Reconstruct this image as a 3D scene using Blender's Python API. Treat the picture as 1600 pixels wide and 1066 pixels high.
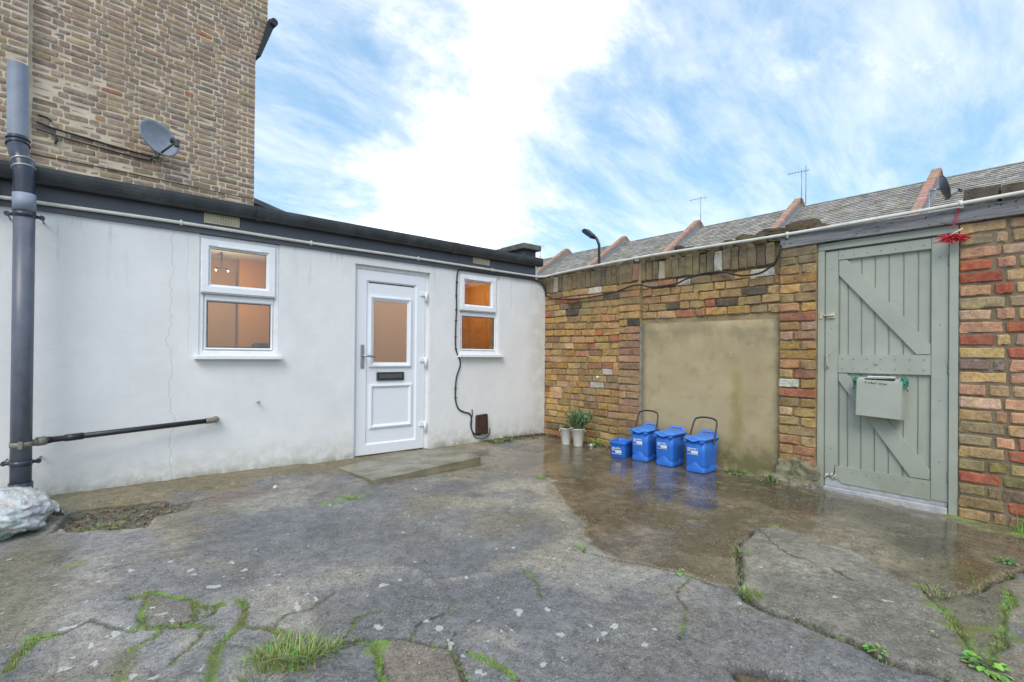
# A yard behind a white extension, seen from the far side of the yard; units are metres
import bpy, bmesh, math, random
import numpy as np
from mathutils import Vector, Matrix, Euler

for o in list(bpy.data.objects):
    bpy.data.objects.remove(o)
SC = bpy.context.scene
COL = SC.collection
R = math.radians
PI = math.pi

CLOUD_NORMAL=(-0.8120,0.4146,0.4107)
CLOUD_OFF = (3.1, 1.7, 0)
SKY_TINT = (1.20, 1.30, 1.15)
# ------------------------------------------------------------------ camera
cam = bpy.data.cameras.new('camera')
cam_o = bpy.data.objects.new('camera', cam)
COL.objects.link(cam_o)
cam.sensor_width = 36
cam.lens = 17.6
cam.shift_y = 0.0117
cam.clip_start = 0.05
cam.clip_end = 2000
YAW, PIT, ROL = R(40.22), R(0.278), R(0.526)
fw = Vector((math.sin(YAW), math.cos(YAW), 0)); rt = Vector((math.cos(YAW), -math.sin(YAW), 0)); up = Vector((0, 0, 1))
f2 = fw*math.cos(PIT) + up*math.sin(PIT); u2 = up*math.cos(PIT) - fw*math.sin(PIT)
r3 = rt*math.cos(ROL) + u2*math.sin(ROL); u3 = u2*math.cos(ROL) - rt*math.sin(ROL)
M = Matrix((r3, u3, -f2)).transposed().to_4x4()
M.translation = Vector((-4.731, -4.9, 1.051))
cam_o.matrix_world = M
SC.camera = cam_o

# ------------------------------------------------------------------ light
SUN_EL, SUN_AZ = R(46), R(232)            # azimuth clockwise from +Y: behind the camera, to its left
sun_dir = Vector((math.sin(SUN_AZ)*math.cos(SUN_EL), math.cos(SUN_AZ)*math.cos(SUN_EL), math.sin(SUN_EL)))
sl = bpy.data.lights.new('sun', 'SUN'); sl.energy = 1.2; sl.angle = R(32); sl.color = (1, .94, .86)
so = bpy.data.objects.new('sun', sl); COL.objects.link(so)
so.rotation_euler = sun_dir.to_track_quat('Z', 'Y').to_euler()
SC.view_settings.view_transform = 'Standard'
SC.view_settings.look = 'None'
SC.view_settings.gamma = 1
SC.view_settings.exposure = 0.93
SC.render.engine = 'CYCLES'
SC.cycles.use_denoising = True
SC.cycles.max_bounces = 8
SC.cycles.transparent_max_bounces = 12
SC.cycles.caustics_reflective = False
SC.cycles.caustics_refractive = False

# node helper ---------------------------------------------------------------
class NT:
    def __init__(s, tree):
        s.t = tree; s.n = tree.nodes; s.l = tree.links
    def node(s, typ, **kw):
        n = s.n.new(typ)
        for k, v in kw.items():
            if k.startswith('i_'):
                s.put(n, k[2:], v)
            else:
                setattr(n, k, v)
        return n
    def put(s, n, key, v):
        key = int(key) if str(key).isdigit() else key
        sock = n.inputs[key]
        if isinstance(v, bpy.types.NodeSocket): s.l.new(v, sock)
        else: sock.default_value = v
    def math(s, op, a, b=None, c=None, clamp=False):
        n = s.n.new('ShaderNodeMath'); n.operation = op; n.use_clamp = clamp
        for i, v in enumerate((a, b, c)):
            if v is not None: s.put(n, i, v)
        return n.outputs[0]
    def vmath(s, op, a, b=None):
        n = s.n.new('ShaderNodeVectorMath'); n.operation = op
        s.put(n, 0, a)
        if b is not None: s.put(n, 1, b)
        return n.outputs['Value'] if op in ('DOT_PRODUCT', 'LENGTH') else n.outputs[0]
    def noise(s, vec, scale, detail=4, rough=.55, dist=0, out=0):
        n = s.n.new('ShaderNodeTexNoise')
        if vec is not None: s.l.new(vec, n.inputs['Vector'])
        n.inputs['Scale'].default_value = scale; n.inputs['Detail'].default_value = detail
        n.inputs['Roughness'].default_value = rough; n.inputs['Distortion'].default_value = dist
        return n.outputs[out]
    def voro(s, vec, scale, out=0, feature='F1'):
        n = s.n.new('ShaderNodeTexVoronoi'); n.feature = feature
        if vec is not None: s.l.new(vec, n.inputs['Vector'])
        n.inputs['Scale'].default_value = scale
        return n.outputs[out]
    def ramp(s, v, a, b, lo=0., hi=1., smooth=True):
        n = s.n.new('ShaderNodeMapRange'); n.interpolation_type = 'SMOOTHSTEP' if smooth else 'LINEAR'
        s.put(n, 0, v)
        for i, q in enumerate((a, b, lo, hi)): s.put(n, i+1, q)
        return n.outputs[0]
    def mix(s, f, a, b, mode='MIX'):
        n = s.n.new('ShaderNodeMix'); n.data_type = 'RGBA'; n.blend_type = mode; n.clamp_factor = True
        ins = [i for i in n.inputs if i.type == 'RGBA']
        s.put(n, 0, f)
        for sock, v in zip(ins, (a, b)):
            if isinstance(v, bpy.types.NodeSocket): s.l.new(v, sock)
            else: sock.default_value = (*v[:3], 1)
        return [o for o in n.outputs if o.type == 'RGBA'][0]
    def sep(s, v):
        n = s.n.new('ShaderNodeSeparateXYZ'); s.l.new(v, n.inputs[0]); return n.outputs
    def comb(s, x, y, z):
        n = s.n.new('ShaderNodeCombineXYZ')
        for i, v in enumerate((x, y, z)): s.put(n, i, v)
        return n.outputs[0]

# ------------------------------------------------------------------ sky
world = bpy.data.worlds.new('World'); SC.world = world; world.use_nodes = True
w = NT(world.node_tree)
w.n.clear()
wout = w.node('ShaderNodeOutputWorld'); bg = w.node('ShaderNodeBackground'); w.l.new(bg.outputs[0], wout.inputs[0])
bg.inputs['Strength'].default_value = 0.11
sky = w.node('ShaderNodeTexSky'); sky.sky_type = 'NISHITA'; sky.sun_disc = False
sky.sun_elevation = SUN_EL; sky.sun_rotation = SUN_AZ; sky.air_density = 1.0; sky.dust_density = 0.4; sky.ozone_density = 1.0
tc = w.node('ShaderNodeTexCoord')
d = w.vmath('NORMALIZE', tc.outputs['Generated'])
dx, dy, dz = w.sep(d)
zz = w.math('ADD', w.math('MAXIMUM', dz, 0.0), 0.30)
pl = w.comb(w.math('DIVIDE', dx, zz), w.math('DIVIDE', dy, zz), 0.0)
pm = w.node('ShaderNodeMapping'); w.l.new(pl, pm.inputs[0]); pm.inputs['Location'].default_value = CLOUD_OFF; pm.inputs['Rotation'].default_value = (0, 0, R(20)); pm.inputs['Scale'].default_value = (1, 1.25, 1)
cl_lo = w.noise(pm.outputs[0], 1.15, 10, .66, .35)
pm2 = w.node('ShaderNodeMapping'); w.l.new(pl, pm2.inputs[0]); pm2.inputs['Rotation'].default_value = (0, 0, R(-38)); pm2.inputs['Scale'].default_value = (.75, 1.9, 1)
cl_hi = w.noise(pm2.outputs[0], 2.9, 10, .66, .25)
band = w.vmath('DOT_PRODUCT', d, CLOUD_NORMAL)
band = w.math('POWER', 2.718, w.math('MULTIPLY', w.math('MULTIPLY', band, band), -1/(.17**2)))
cov = w.math('ADD', w.math('ADD', w.math('MULTIPLY', cl_lo, .72), w.math('MULTIPLY', cl_hi, .30)), w.math('MULTIPLY', band, .26))
mask = w.ramp(cov, .50, .90)
veil = w.math('MULTIPLY', w.ramp(cl_hi, .32, .74), .34)
hz = w.ramp(dz, .0, .30, .20, .0)
mask = w.math('MAXIMUM', mask, w.math('MAXIMUM', veil, hz))
core = w.ramp(cov, .60, .95, 8.2, 15.0)
ccol = w.vmath('SCALE', (1.07, 1.0, .95)); w.put(ccol.node, 'Scale', core)
skyc = w.mix(.68, w.vmath('MULTIPLY', sky.outputs[0], SKY_TINT), (1.75, 3.05, 4.6))     # thin even haze high up pales the blue
w.l.new(w.mix(mask, skyc, ccol), bg.inputs['Color'])

# ------------------------------------------------------------------ object helpers
def link(o):
    COL.objects.link(o); return o
def thing(name, label, cat, loc=(0, 0, 0), group=None, rot=(0, 0, 0)):
    o = link(bpy.data.objects.new(name, None)); o.location = loc; o.rotation_euler = rot
    o.empty_display_size = .05
    o['label'] = label; o['category'] = cat
    if group: o['group'] = group
    return o
def tag(o, label=None, cat=None, group=None, kind=None):
    if label: o['label'] = label
    if cat: o['category'] = cat
    if group: o['group'] = group
    if kind: o['kind'] = kind
    return o
def obj(name, mesh, mat=None, parent=None, world=True, label=None):
    """mesh given in world metres; a parented piece keeps its place"""
    if isinstance(mesh, bmesh.types.BMesh):
        me = bpy.data.meshes.new(name); mesh.to_mesh(me); mesh.free(); mesh = me
    if mat and not mesh.materials: mesh.materials.append(mat)
    o = link(bpy.data.objects.new(name, mesh))
    if parent:
        o.parent = parent
        if world:
            q = Vector((0, 0, 0)); p = parent
            while p: q += p.location; p = p.parent
            o.location = -q
    if label: o['label'] = label
    return o
def BM(): return bmesh.new()
def box(bm, x0, x1, y0, y1, z0, z1, bev=0):
    v = [bm.verts.new((x, y, z)) for z in (z0, z1) for x, y in ((x0, y0), (x1, y0), (x1, y1), (x0, y1))]
    fs = [bm.faces.new([v[i] for i in f]) for f in ((3, 2, 1, 0), (4, 5, 6, 7), (0, 1, 5, 4), (1, 2, 6, 5), (2, 3, 7, 6), (3, 0, 4, 7))]
    if bev:
        es = list({e for f in fs for e in f.edges})
        bmesh.ops.bevel(bm, geom=es, offset=bev, segments=2, affect='EDGES', profile=.5)
    return v
def tube(bm, pts, r, seg=10, cap=True, radii=None):
    pts = [Vector(p) for p in pts]; rings = []
    up_ = None
    for i, p in enumerate(pts):
        a = pts[max(0, i-1)]; b = pts[min(len(pts)-1, i+1)]
        t = (b-a).normalized()
        if up_ is None:
            up_ = Vector((0, 0, 1)) if abs(t.z) < .9 else Vector((1, 0, 0))
        s = t.cross(up_).normalized(); up_ = s.cross(t).normalized()
        rr = radii[i] if radii else r
        rings.append([bm.verts.new(p + (s*math.cos(2*PI*k/seg) + up_*math.sin(2*PI*k/seg))*rr) for k in range(seg)])
    for a, b in zip(rings, rings[1:]):
        for k in range(seg):
            f = bm.faces.new((a[k], a[(k+1) % seg], b[(k+1) % seg], b[k])); f.smooth = True
    if cap:
        bm.faces.new(rings[0][::-1]); bm.faces.new(rings[-1])
    return rings
def smooth_path(P, n=8):
    P = [Vector(p) for p in P]; out = []
    for i in range(len(P)-1):
        p0 = P[max(0, i-1)]; p1 = P[i]; p2 = P[i+1]; p3 = P[min(len(P)-1, i+2)]
        for k in range(n):
            t = k/n
            out.append(.5*((2*p1) + (p2-p0)*t + (2*p0-5*p1+4*p2-p3)*t*t + (3*p1-p0-3*p2+p3)*t**3))
    out.append(P[-1]); return out
def lathe(bm, prof, c, seg=20, cap=True):
    rings = []
    for r_, z in prof:
        rings.append([bm.verts.new((c[0]+r_*math.cos(2*PI*k/seg), c[1]+r_*math.sin(2*PI*k/seg), c[2]+z)) for k in range(seg)])
    for a, b in zip(rings, rings[1:]):
        for k in range(seg):
            f = bm.faces.new((a[k], a[(k+1) % seg], b[(k+1) % seg], b[k])); f.smooth = True
    if cap:
        bm.faces.new(rings[0][::-1]); bm.faces.new(rings[-1])
def mitre(bm, x0, x1, z0, z1, prof, fill=False):
    """rectangular mitred moulding facing -Y: prof is (inset, y) outer to inner"""
    loops = []
    for ins, y in prof:
        loops.append([bm.verts.new(p) for p in ((x0+ins, y, z0+ins), (x1-ins, y, z0+ins), (x1-ins, y, z1-ins), (x0+ins, y, z1-ins))])
    for a, b in zip(loops, loops[1:]):
        for k in range(4): bm.faces.new((a[k], a[(k+1) % 4], b[(k+1) % 4], b[k]))
    if fill: bm.faces.new(loops[-1])
def prism(bm, poly, f0, f1):
    """poly of 2D points; f0, f1 map a 2D point to 3D for the two faces"""
    a = [bm.verts.new(f0(*p)) for p in poly]; b = [bm.verts.new(f1(*p)) for p in poly]
    bm.faces.new(a); bm.faces.new(b[::-1]); n = len(poly)
    for k in range(n): bm.faces.new((a[k], b[k], b[(k+1) % n], a[(k+1) % n]))
def fix(bm):
    bmesh.ops.recalc_face_normals(bm, faces=bm.faces); return bm

# ------------------------------------------------------------------ materials
def material(name):
    m = bpy.data.materials.new(name); m.use_nodes = True
    g = NT(m.node_tree); bs = g.n['Principled BSDF']
    return m, g, bs
def bump(g, bs, h, strength=.3, dist=.01):
    b = g.node('ShaderNodeBump'); b.inputs['Strength'].default_value = strength; b.inputs['Distance'].default_value = dist
    g.l.new(h, b.inputs['Height']); g.l.new(b.outputs[0], bs.inputs['Normal'])
def plain(name, col, rough=.5, var=.12, scale=9, bumpk=.0, metal=0, spec=.5, stain=None, stain_k=.5, bscale=60):
    m, g, bs = material(name)
    tc = g.node('ShaderNodeTexCoord'); p = tc.outputs['Object']
    n = g.noise(p, scale, 6, .6)
    lo = tuple(c*(1-var) for c in col); hi = tuple(min(1, c*(1+var)) for c in col)
    c = g.mix(g.ramp(n, .3, .7), lo, hi)
    if stain:
        s = g.ramp(g.noise(p, scale*.45, 7, .65, .6), .52, .70, 0, stain_k)
        c = g.mix(s, c, stain)
    g.l.new(c, bs.inputs['Base Color'])
    g.l.new(g.ramp(n, .2, .8, rough*.85, min(1, rough*1.15)), bs.inputs['Roughness'])
    bs.inputs['Metallic'].default_value = metal
    bs.inputs['Specular IOR Level'].default_value = spec
    if bumpk: bump(g, bs, g.noise(p, bscale, 5, .6), bumpk, .01)
    return m
def brick_material(name, use_attr, mortar, smear=.35, lichen=(.30, .31, .16), lk=.3, bk=.6, weather=.4, grime=(.235, .195, .13)):
    m, g, bs = material(name)
    tc = g.node('ShaderNodeTexCoord')
    if use_attr:
        a = g.node('ShaderNodeAttribute', attribute_name='Col'); col = a.outputs['Color']; p = tc.outputs['Object']
    else:
        oi = g.node('ShaderNodeObjectInfo'); col = oi.outputs['Color']
        sh = g.vmath('SCALE', (37., 91., 53.)); g.put(sh.node, 'Scale', oi.outputs['Random'])
        p = g.vmath('ADD', tc.outputs['Object'], sh)
    n1 = g.noise(p, 14, 6, .65, .4); n2 = g.noise(p, 60, 5, .7); n3 = g.noise(p, 26, 6, .7, .8)
    k = g.math('ADD', g.ramp(n1, .3, .7, .72, 1.16), g.ramp(n2, .35, .7, -.16, .12))
    kk = g.comb(k, k, k)
    c = g.vmath('MULTIPLY', col, kk)
    hue = g.mix(g.ramp(g.noise(p, 9, 4, .6, .6), .35, .65), (1.10, 1.03, .80), (.98, .90, .98))
    c = g.vmath('MULTIPLY', c, hue)
    c = g.mix(g.ramp(n3, .60, .72, 0, smear), c, mortar)
    c = g.mix(g.ramp(g.noise(p, 8, 7, .7, .5), .55, .72, 0, lk), c, lichen)
    c = g.mix(g.ramp(g.voro(p, 95), .0, .16, .5, 0), c, (.05, .035, .025))
    wpos = g.node('ShaderNodeNewGeometry').outputs['Position']
    c = g.mix(g.ramp(g.noise(wpos, 1.9, 7, .65, .5), .44, .68, 0, weather), c, grime)
    c = g.mix(g.ramp(g.noise(wpos, 6.5, 6, .7, .4), .54, .70, 0, weather*.8), c, mortar)
    g.l.new(c, bs.inputs['Base Color'])
    bs.inputs['Roughness'].default_value = .88; bs.inputs['Specular IOR Level'].default_value = .25
    h = g.math('ADD', g.math('MULTIPLY', n3, .6), g.math('MULTIPLY', n2, .7))
    bump(g, bs, h, bk, .012)
    return m

# yard layout, metres
ZONES={"wet":[[-1.669,-1.564],[-1.669,-1.729],[-1.692,-1.894],[-1.909,-2.194],[-2.088,-2.449],[-2.216,-2.638],[-2.367,-2.817],[-2.588,-2.974],[-2.57,-3.077],[-2.533,-3.18],[-2.476,-3.346],[-2.423,-3.501],[-2.405,-3.647],[-2.381,-3.716],[-2.305,-3.767],[-2.101,-3.684],[-1.899,-3.547],[-1.635,-3.479],[-1.45,-3.456],[-1.319,-3.54],[-1.312,-3.671],[-1.351,-3.86],[-1.4,-4.019],[-1.541,-4.183],[-1.633,-4.331],[-1.637,-4.415],[-1.472,-4.472],[-1.249,-4.527],[-1.043,-4.578],[-0.326,-4.843],[-0.022,-4.678],[0.007,-4.208],[-0.078,-3.387],[0.014,-2.5],[0.036,-1.013],[0.048,-0.093],[-1.017,-0.524],[-1.655,-0.878],[-1.654,-1.277]],"slab":[[-2.305,-3.767],[-2.101,-3.684],[-1.899,-3.547],[-1.635,-3.479],[-1.45,-3.456],[-1.319,-3.54],[-1.312,-3.671],[-1.351,-3.86],[-1.4,-4.019],[-1.541,-4.183],[-1.633,-4.331],[-1.75,-4.395],[-1.878,-4.474],[-2.017,-4.531],[-2.219,-4.606],[-2.403,-4.675],[-2.419,-4.564],[-2.459,-4.448],[-2.474,-4.355],[-2.435,-4.284],[-2.445,-4.176],[-2.433,-4.051],[-2.455,-3.956],[-2.432,-3.862],[-2.349,-3.757]],"tan":[[-2.788,-1.837],[-2.498,-1.654],[-2.147,-1.612],[-1.76,-1.663],[-1.699,-1.761],[-1.721,-1.923],[-1.946,-2.229],[-2.12,-2.478],[-2.244,-2.663],[-2.395,-2.836],[-2.574,-2.961],[-2.809,-2.915],[-3.032,-2.907],[-3.14,-2.882],[-3.068,-2.79],[-2.789,-2.843],[-2.592,-2.852],[-2.456,-2.721],[-2.296,-2.381],[-2.383,-2.139],[-2.647,-2.032]],"asph":[[-4.127,-1.246],[-3.792,-1.263],[-3.375,-1.309],[-3.012,-1.381],[-2.788,-1.837],[-2.647,-2.032],[-2.402,-2.161],[-2.343,-2.43],[-2.472,-2.709],[-2.636,-2.843],[-3.012,-2.883],[-3.26,-2.88],[-3.414,-2.83],[-3.474,-2.624],[-3.647,-2.395],[-3.908,-2.093],[-4.137,-1.697]],"sq":[[-2.964,-4.028],[-2.893,-4.139],[-2.836,-4.232],[-2.895,-4.263],[-3.056,-4.135],[-3.02,-4.086]],"fragA":[[-4.517,-2.161],[-4.444,-2.21],[-4.373,-2.316],[-4.385,-2.505],[-4.403,-2.534],[-4.504,-2.49],[-4.574,-2.458],[-4.549,-2.295]],"fragB":[[-3.902,-3.081],[-3.853,-3.115],[-3.777,-3.158],[-3.739,-3.232],[-3.681,-3.299],[-3.708,-3.424],[-3.728,-3.522],[-3.743,-3.586],[-3.971,-3.404],[-3.952,-3.343],[-3.929,-3.248],[-3.892,-3.142]],"fragC":[[-4.061,-3.014],[-3.993,-3.026],[-3.928,-3.051],[-3.902,-3.081],[-3.892,-3.142],[-3.929,-3.248],[-3.952,-3.343],[-3.998,-3.216],[-4.055,-3.126]],"fragD":[[-1.598,-4.325],[-1.637,-4.415],[-1.472,-4.472],[-1.249,-4.527],[-1.043,-4.578],[-1.532,-4.623],[-1.804,-4.64],[-1.948,-4.631],[-2.181,-4.636],[-2.219,-4.606],[-2.017,-4.531],[-1.878,-4.474],[-1.75,-4.395]],"hole":[[-4.85,-0.801],[-4.804,-0.601],[-4.754,-0.511],[-4.513,-0.554],[-4.306,-0.6],[-4.288,-0.722],[-4.161,-0.726],[-4.216,-0.862],[-4.4,-0.936],[-4.445,-1.106],[-4.629,-1.076],[-4.802,-0.97]],"leftstrip":[[-5.502,-1.145],[-5.072,-1.199],[-4.889,-0.878],[-4.821,-1.286],[-4.822,-1.671],[-4.833,-1.971],[-4.85,-2.24],[-4.964,-2.333],[-5.267,-2.272]]}
LINES={"crackA":[[-2.588,-2.974],[-2.57,-3.077],[-2.533,-3.18],[-2.476,-3.346],[-2.423,-3.501],[-2.405,-3.647],[-2.381,-3.716],[-2.305,-3.767]],"crackA2":[[-2.305,-3.767],[-2.101,-3.684],[-1.899,-3.547],[-1.635,-3.479],[-1.45,-3.456],[-1.319,-3.54]],"slabtop":[[-1.319,-3.54],[-1.312,-3.671],[-1.351,-3.86],[-1.4,-4.019],[-1.541,-4.183],[-1.633,-4.331]],"crackA3":[[-2.349,-3.757],[-2.432,-3.862],[-2.455,-3.956],[-2.433,-4.051],[-2.445,-4.176],[-2.435,-4.284],[-2.474,-4.355],[-2.459,-4.448],[-2.419,-4.564],[-2.379,-4.733]],"crackB":[[-1.633,-4.331],[-1.637,-4.415],[-1.472,-4.472],[-1.249,-4.527],[-1.043,-4.578],[-0.703,-4.662]],"mossB":[[-1.572,-4.32],[-1.75,-4.395],[-1.878,-4.474],[-2.017,-4.531],[-2.219,-4.606]],"mossB2":[[-1.268,-4.598],[-1.532,-4.623],[-1.804,-4.64],[-1.948,-4.631],[-2.181,-4.636]],"crackC":[[-2.961,-4.022],[-3.02,-4.086],[-3.056,-4.135]],"crackC2":[[-2.961,-4.022],[-2.886,-4.136],[-2.829,-4.229]],"hair1":[[-1.45,-3.456],[-1.738,-3.759],[-1.733,-3.949],[-1.773,-4.077]],"mD1":[[-4.593,-2.145],[-4.509,-2.145],[-4.444,-2.21],[-4.373,-2.316],[-4.371,-2.401],[-4.333,-2.444],[-4.279,-2.439]],"mD2":[[-4.517,-2.161],[-4.549,-2.295],[-4.574,-2.458],[-4.504,-2.49],[-4.403,-2.534],[-4.328,-2.487],[-4.296,-2.439]],"mD3":[[-4.378,-2.313],[-4.385,-2.505]],"mD4":[[-4.544,-2.475],[-4.425,-2.54],[-4.338,-2.62]],"mD5":[[-4.361,-2.625],[-4.429,-2.732],[-4.495,-2.799]],"mD6":[[-4.217,-2.438],[-4.22,-2.572],[-4.244,-2.659],[-4.33,-2.759],[-4.38,-2.868],[-4.416,-2.974]],"mD7":[[-4.237,-2.682],[-4.17,-2.747],[-4.124,-2.84],[-4.125,-2.937],[-4.061,-3.014],[-3.993,-3.026]],"mD8":[[-3.993,-3.026],[-3.928,-3.051],[-3.899,-3.073],[-3.892,-3.142],[-3.929,-3.248],[-3.952,-3.343]],"mD9":[[-3.902,-3.081],[-3.853,-3.115],[-3.777,-3.158],[-3.739,-3.232],[-3.681,-3.299]],"mD10":[[-3.669,-3.281],[-3.708,-3.424],[-3.728,-3.522]],"mD11":[[-3.633,-3.377],[-3.617,-3.473],[-3.606,-3.55],[-3.602,-3.622]],"mD12":[[-3.681,-3.299],[-3.598,-3.227]],"mD13":[[-3.01,-2.982],[-3.055,-3.126],[-3.118,-3.237]],"mD14":[[-4.866,-2.283],[-4.894,-2.389],[-4.933,-2.495]],"mD15":[[-4.601,-2.611],[-4.633,-2.712],[-4.653,-2.785]],"mD16":[[-4.585,-2.477],[-4.66,-2.39],[-4.717,-2.257],[-4.793,-2.314]],"x1":[[-3.993,-3.026],[-3.924,-2.969],[-3.856,-2.883],[-3.744,-2.892]],"x2":[[-4.17,-2.747],[-4.102,-2.677],[-4.002,-2.69],[-3.864,-2.617]],"x3":[[-4.793,-2.314],[-4.864,-2.311],[-4.925,-2.412]],"x4":[[-4.601,-2.611],[-4.532,-2.574],[-4.496,-2.508]],"x5":[[-3.774,-3.172],[-3.689,-3.096],[-3.577,-3.089],[-3.47,-3.036]],"x6":[[-4.384,-2.768],[-4.299,-2.82],[-4.254,-2.906],[-4.211,-3.069]],"x7":[[-2.95,-3.823],[-2.744,-3.743],[-2.623,-3.623],[-2.424,-3.572]],"apron":[[-4.874,-0.916],[-4.81,-0.581],[-4.755,-0.494],[-4.512,-0.537],[-4.304,-0.582],[-4.29,-0.702],[-4.158,-0.709],[-4.012,-0.664]],"ridge":[[-3.592,-2.505],[-3.518,-2.571],[-3.476,-2.659],[-3.478,-2.806],[-3.401,-2.866],[-3.276,-2.903],[-3.042,-2.919],[-2.815,-2.921],[-2.588,-2.974]],"tanb":[[-1.669,-1.564],[-1.669,-1.729],[-1.692,-1.894],[-1.909,-2.194],[-2.088,-2.449],[-2.216,-2.638],[-2.367,-2.817],[-2.588,-2.974]]}
SPOTS=[[-4.642,-1.647],[-4.668,-1.684],[-4.403,-1.812],[-4.157,-2.001],[-4.132,-2.134],[-4.091,-2.362],[-4.028,-2.459],[-4.087,-2.63],[-4.042,-2.645],[-4.495,-2.388],[-4.467,-2.472],[-4.646,-2.456],[-4.781,-2.272],[-4.618,-2.775],[-4.558,-2.836],[-3.647,-2.691],[-3.829,-2.997],[-3.632,-3.091],[-3.64,-3.164],[-3.659,-3.279],[-3.304,-3.271],[-3.201,-3.331],[-3.534,-3.362],[-3.463,-3.595],[-3.375,-3.607],[-3.188,-3.618],[-3.144,-3.613],[-3.08,-3.611],[-3.155,-3.522],[-4.02,-2.274],[-4.561,-1.821],[-4.252,-2.229],[-4.272,-2.222],[-3.965,-2.576],[-3.286,-3.25],[-3.09,-3.766],[-3.638,-2.673],[-3.475,-3.202],[-3.667,-3.502],[-3.285,-3.502],[-4.06,-2.076],[-4.33,-1.99],[-3.953,-2.623],[-4.717,-2.479],[-4.7,-2.613],[-4.793,-2.585],[-1.887,-4.281],[-1.596,-4.015],[-1.497,-4.254]]
PTS={"tuft1": [-4.196, -3.014], "tuft2": [-1.338, -3.54], "tuft3": [-2.402, -3.848], "tuft4": [-1.692, -1.713], "tuft5": [-2.588, -2.974], "tuft6": [-3.241, -1.272], "tuft7": [-0.975, -0.175], "tuft8": [-1.613, -4.395], "tuft9": [0.094, -4.533], "tuft10": [-4.626, -0.97], "tuft11": [-1.918, -3.599], "weed1": [-2.235, -4.63], "weed2": [-2.451, -4.354], "weed3": [0.067, -2.664], "weed4": [-0.031, -2.97], "weed5": [0.076, -0.683], "weed6": [0.036, -0.914], "weed7": [-0.806, -0.189], "weed8": [-0.808, -4.55], "weed9": [-2.438, -3.517], "weed10": [-2.128, -4.471], "pebble": [-3.594, -0.673]}
MOSS_BLOBS=[[-4.518, -2.175, 0.07, 0.025, 1], [-4.518, -2.259, 0.05, 0.025, 0.9], [-4.19, -2.994, 0.12, 0.09, 0.8], [-3.416, -1.297, 0.12, 0.06, 0.7], [-3.191, -1.269, 0.14, 0.06, 0.9], [-4.685, -0.869, 0.16, 0.06, 0.6], [-4.613, -1.035, 0.1, 0.04, 0.8], [-4.785, -1.556, 0.06, 0.04, 0.9], [-4.864, -2.311, 0.07, 0.06, 0.6], [-1.799, -4.414, 0.05, 0.07, 0.8], [-1.853, -4.631, 0.06, 0.1, 0.8], [0.016, -2.865, 0.05, 0.3, 0.7], [-0.132, -4.453, 0.06, 0.2, 0.9], [-1.686, -1.69, 0.07, 0.04, 0.7], [-3.892, -3.142, 0.05, 0.04, 1], [-2.588, -2.974, 0.05, 0.03, 0.8], [-0.955, -0.088, 0.25, 0.05, 0.6], [-2.378, -3.852, 0.05, 0.06, 0.6], [-1.96, -4.517, 0.06, 0.1, 0.7], [-2.313, -4.601, 0.1, 0.1, 0.3], [-3.825, -1.066, 0.06, 0.04, 0.5], [-3.623, -1.252, 0.06, 0.04, 0.5], [-4.633, -2.712, 0.07, 0.06, 0.5], [-2.311, -1.184, 0.22, 0.04, 0.5]]
# ------------------------------------------------------------------ ground: one sheet of old concrete and asphalt
SL = .016
def lattice(x, y, s, seed):
    rs = np.random.RandomState(seed); T = rs.rand(256, 256)
    X = x/s; Y = y/s; i = np.floor(X).astype(int); j = np.floor(Y).astype(int)
    fx = X-i; fy = Y-j; fx = fx*fx*(3-2*fx); fy = fy*fy*(3-2*fy)
    q = lambda a, b: T[a & 255, b & 255]
    return (q(i, j)*(1-fx)+q(i+1, j)*fx)*(1-fy)+(q(i, j+1)*(1-fx)+q(i+1, j+1)*fx)*fy
def fbm(x, y, s, seed, o=4, g=.5):
    t = 0; a = 1; n = 0
    for k in range(o):
        t = t + a*lattice(x+k*13.7, y-k*7.1, s, seed+k); n += a; a *= g; s *= .5
    return t/n
def seg_dist(x, y, P):
    d = np.full(x.shape, 9.)
    for (ax, ay), (bx, by) in zip(P, P[1:]):
        vx, vy = bx-ax, by-ay; L = vx*vx+vy*vy+1e-12
        t = np.clip(((x-ax)*vx+(y-ay)*vy)/L, 0, 1)
        d = np.minimum(d, np.hypot(x-ax-t*vx, y-ay-t*vy))
    return d
def inside(x, y, P):
    r = np.zeros(x.shape, bool); n = len(P)
    for k in range(n):
        x1, y1 = P[k]; x2, y2 = P[(k+1) % n]
        c = ((y1 > y) != (y2 > y)) & (x < (x2-x1)*(y-y1)/(y2-y1+1e-12)+x1); r ^= c
    return r
def sdist(x, y, P):
    d = seg_dist(x, y, P+[P[0]]); return np.where(inside(x, y, P), d, -d)
def sst(a, b, v):
    t = np.clip((v-a)/(b-a), 0, 1); return t*t*(3-2*t)

def axis(a, b, fa, fb, fine, coarse):
    out = list(np.arange(fa, fb+1e-6, fine)); v = fa
    st = fine
    while v > a: st = min(coarse, st*1.35); v -= st; out.insert(0, v)
    v = fb; st = fine
    while v < b: st = min(coarse, st*1.35); v += st; out.append(v)
    return np.array(out)
gx = axis(-9, .16, -5.6, .10, .0115, .4); gy = axis(-9, .20, -4.85, .06, .0115, .4)
gx = gx[gx < .16]; gy = gy[gy < .16]
GX, GY = np.meshgrid(gx, gy, indexing='ij')
wob = .05
WX = GX+(fbm(GX, GY, .16, 3, 3)-.5)*wob+(fbm(GX, GY, .035, 31, 2)-.5)*.018; WY = GY+(fbm(GX, GY, .16, 9, 3)-.5)*wob+(fbm(GX, GY, .035, 37, 2)-.5)*.018   # ragged crack edges
ZS = {k: sdist(WX, WY, v) for k, v in ZONES.items()}
LD = {k: seg_dist(WX, WY, v) for k, v in LINES.items()}
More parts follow.
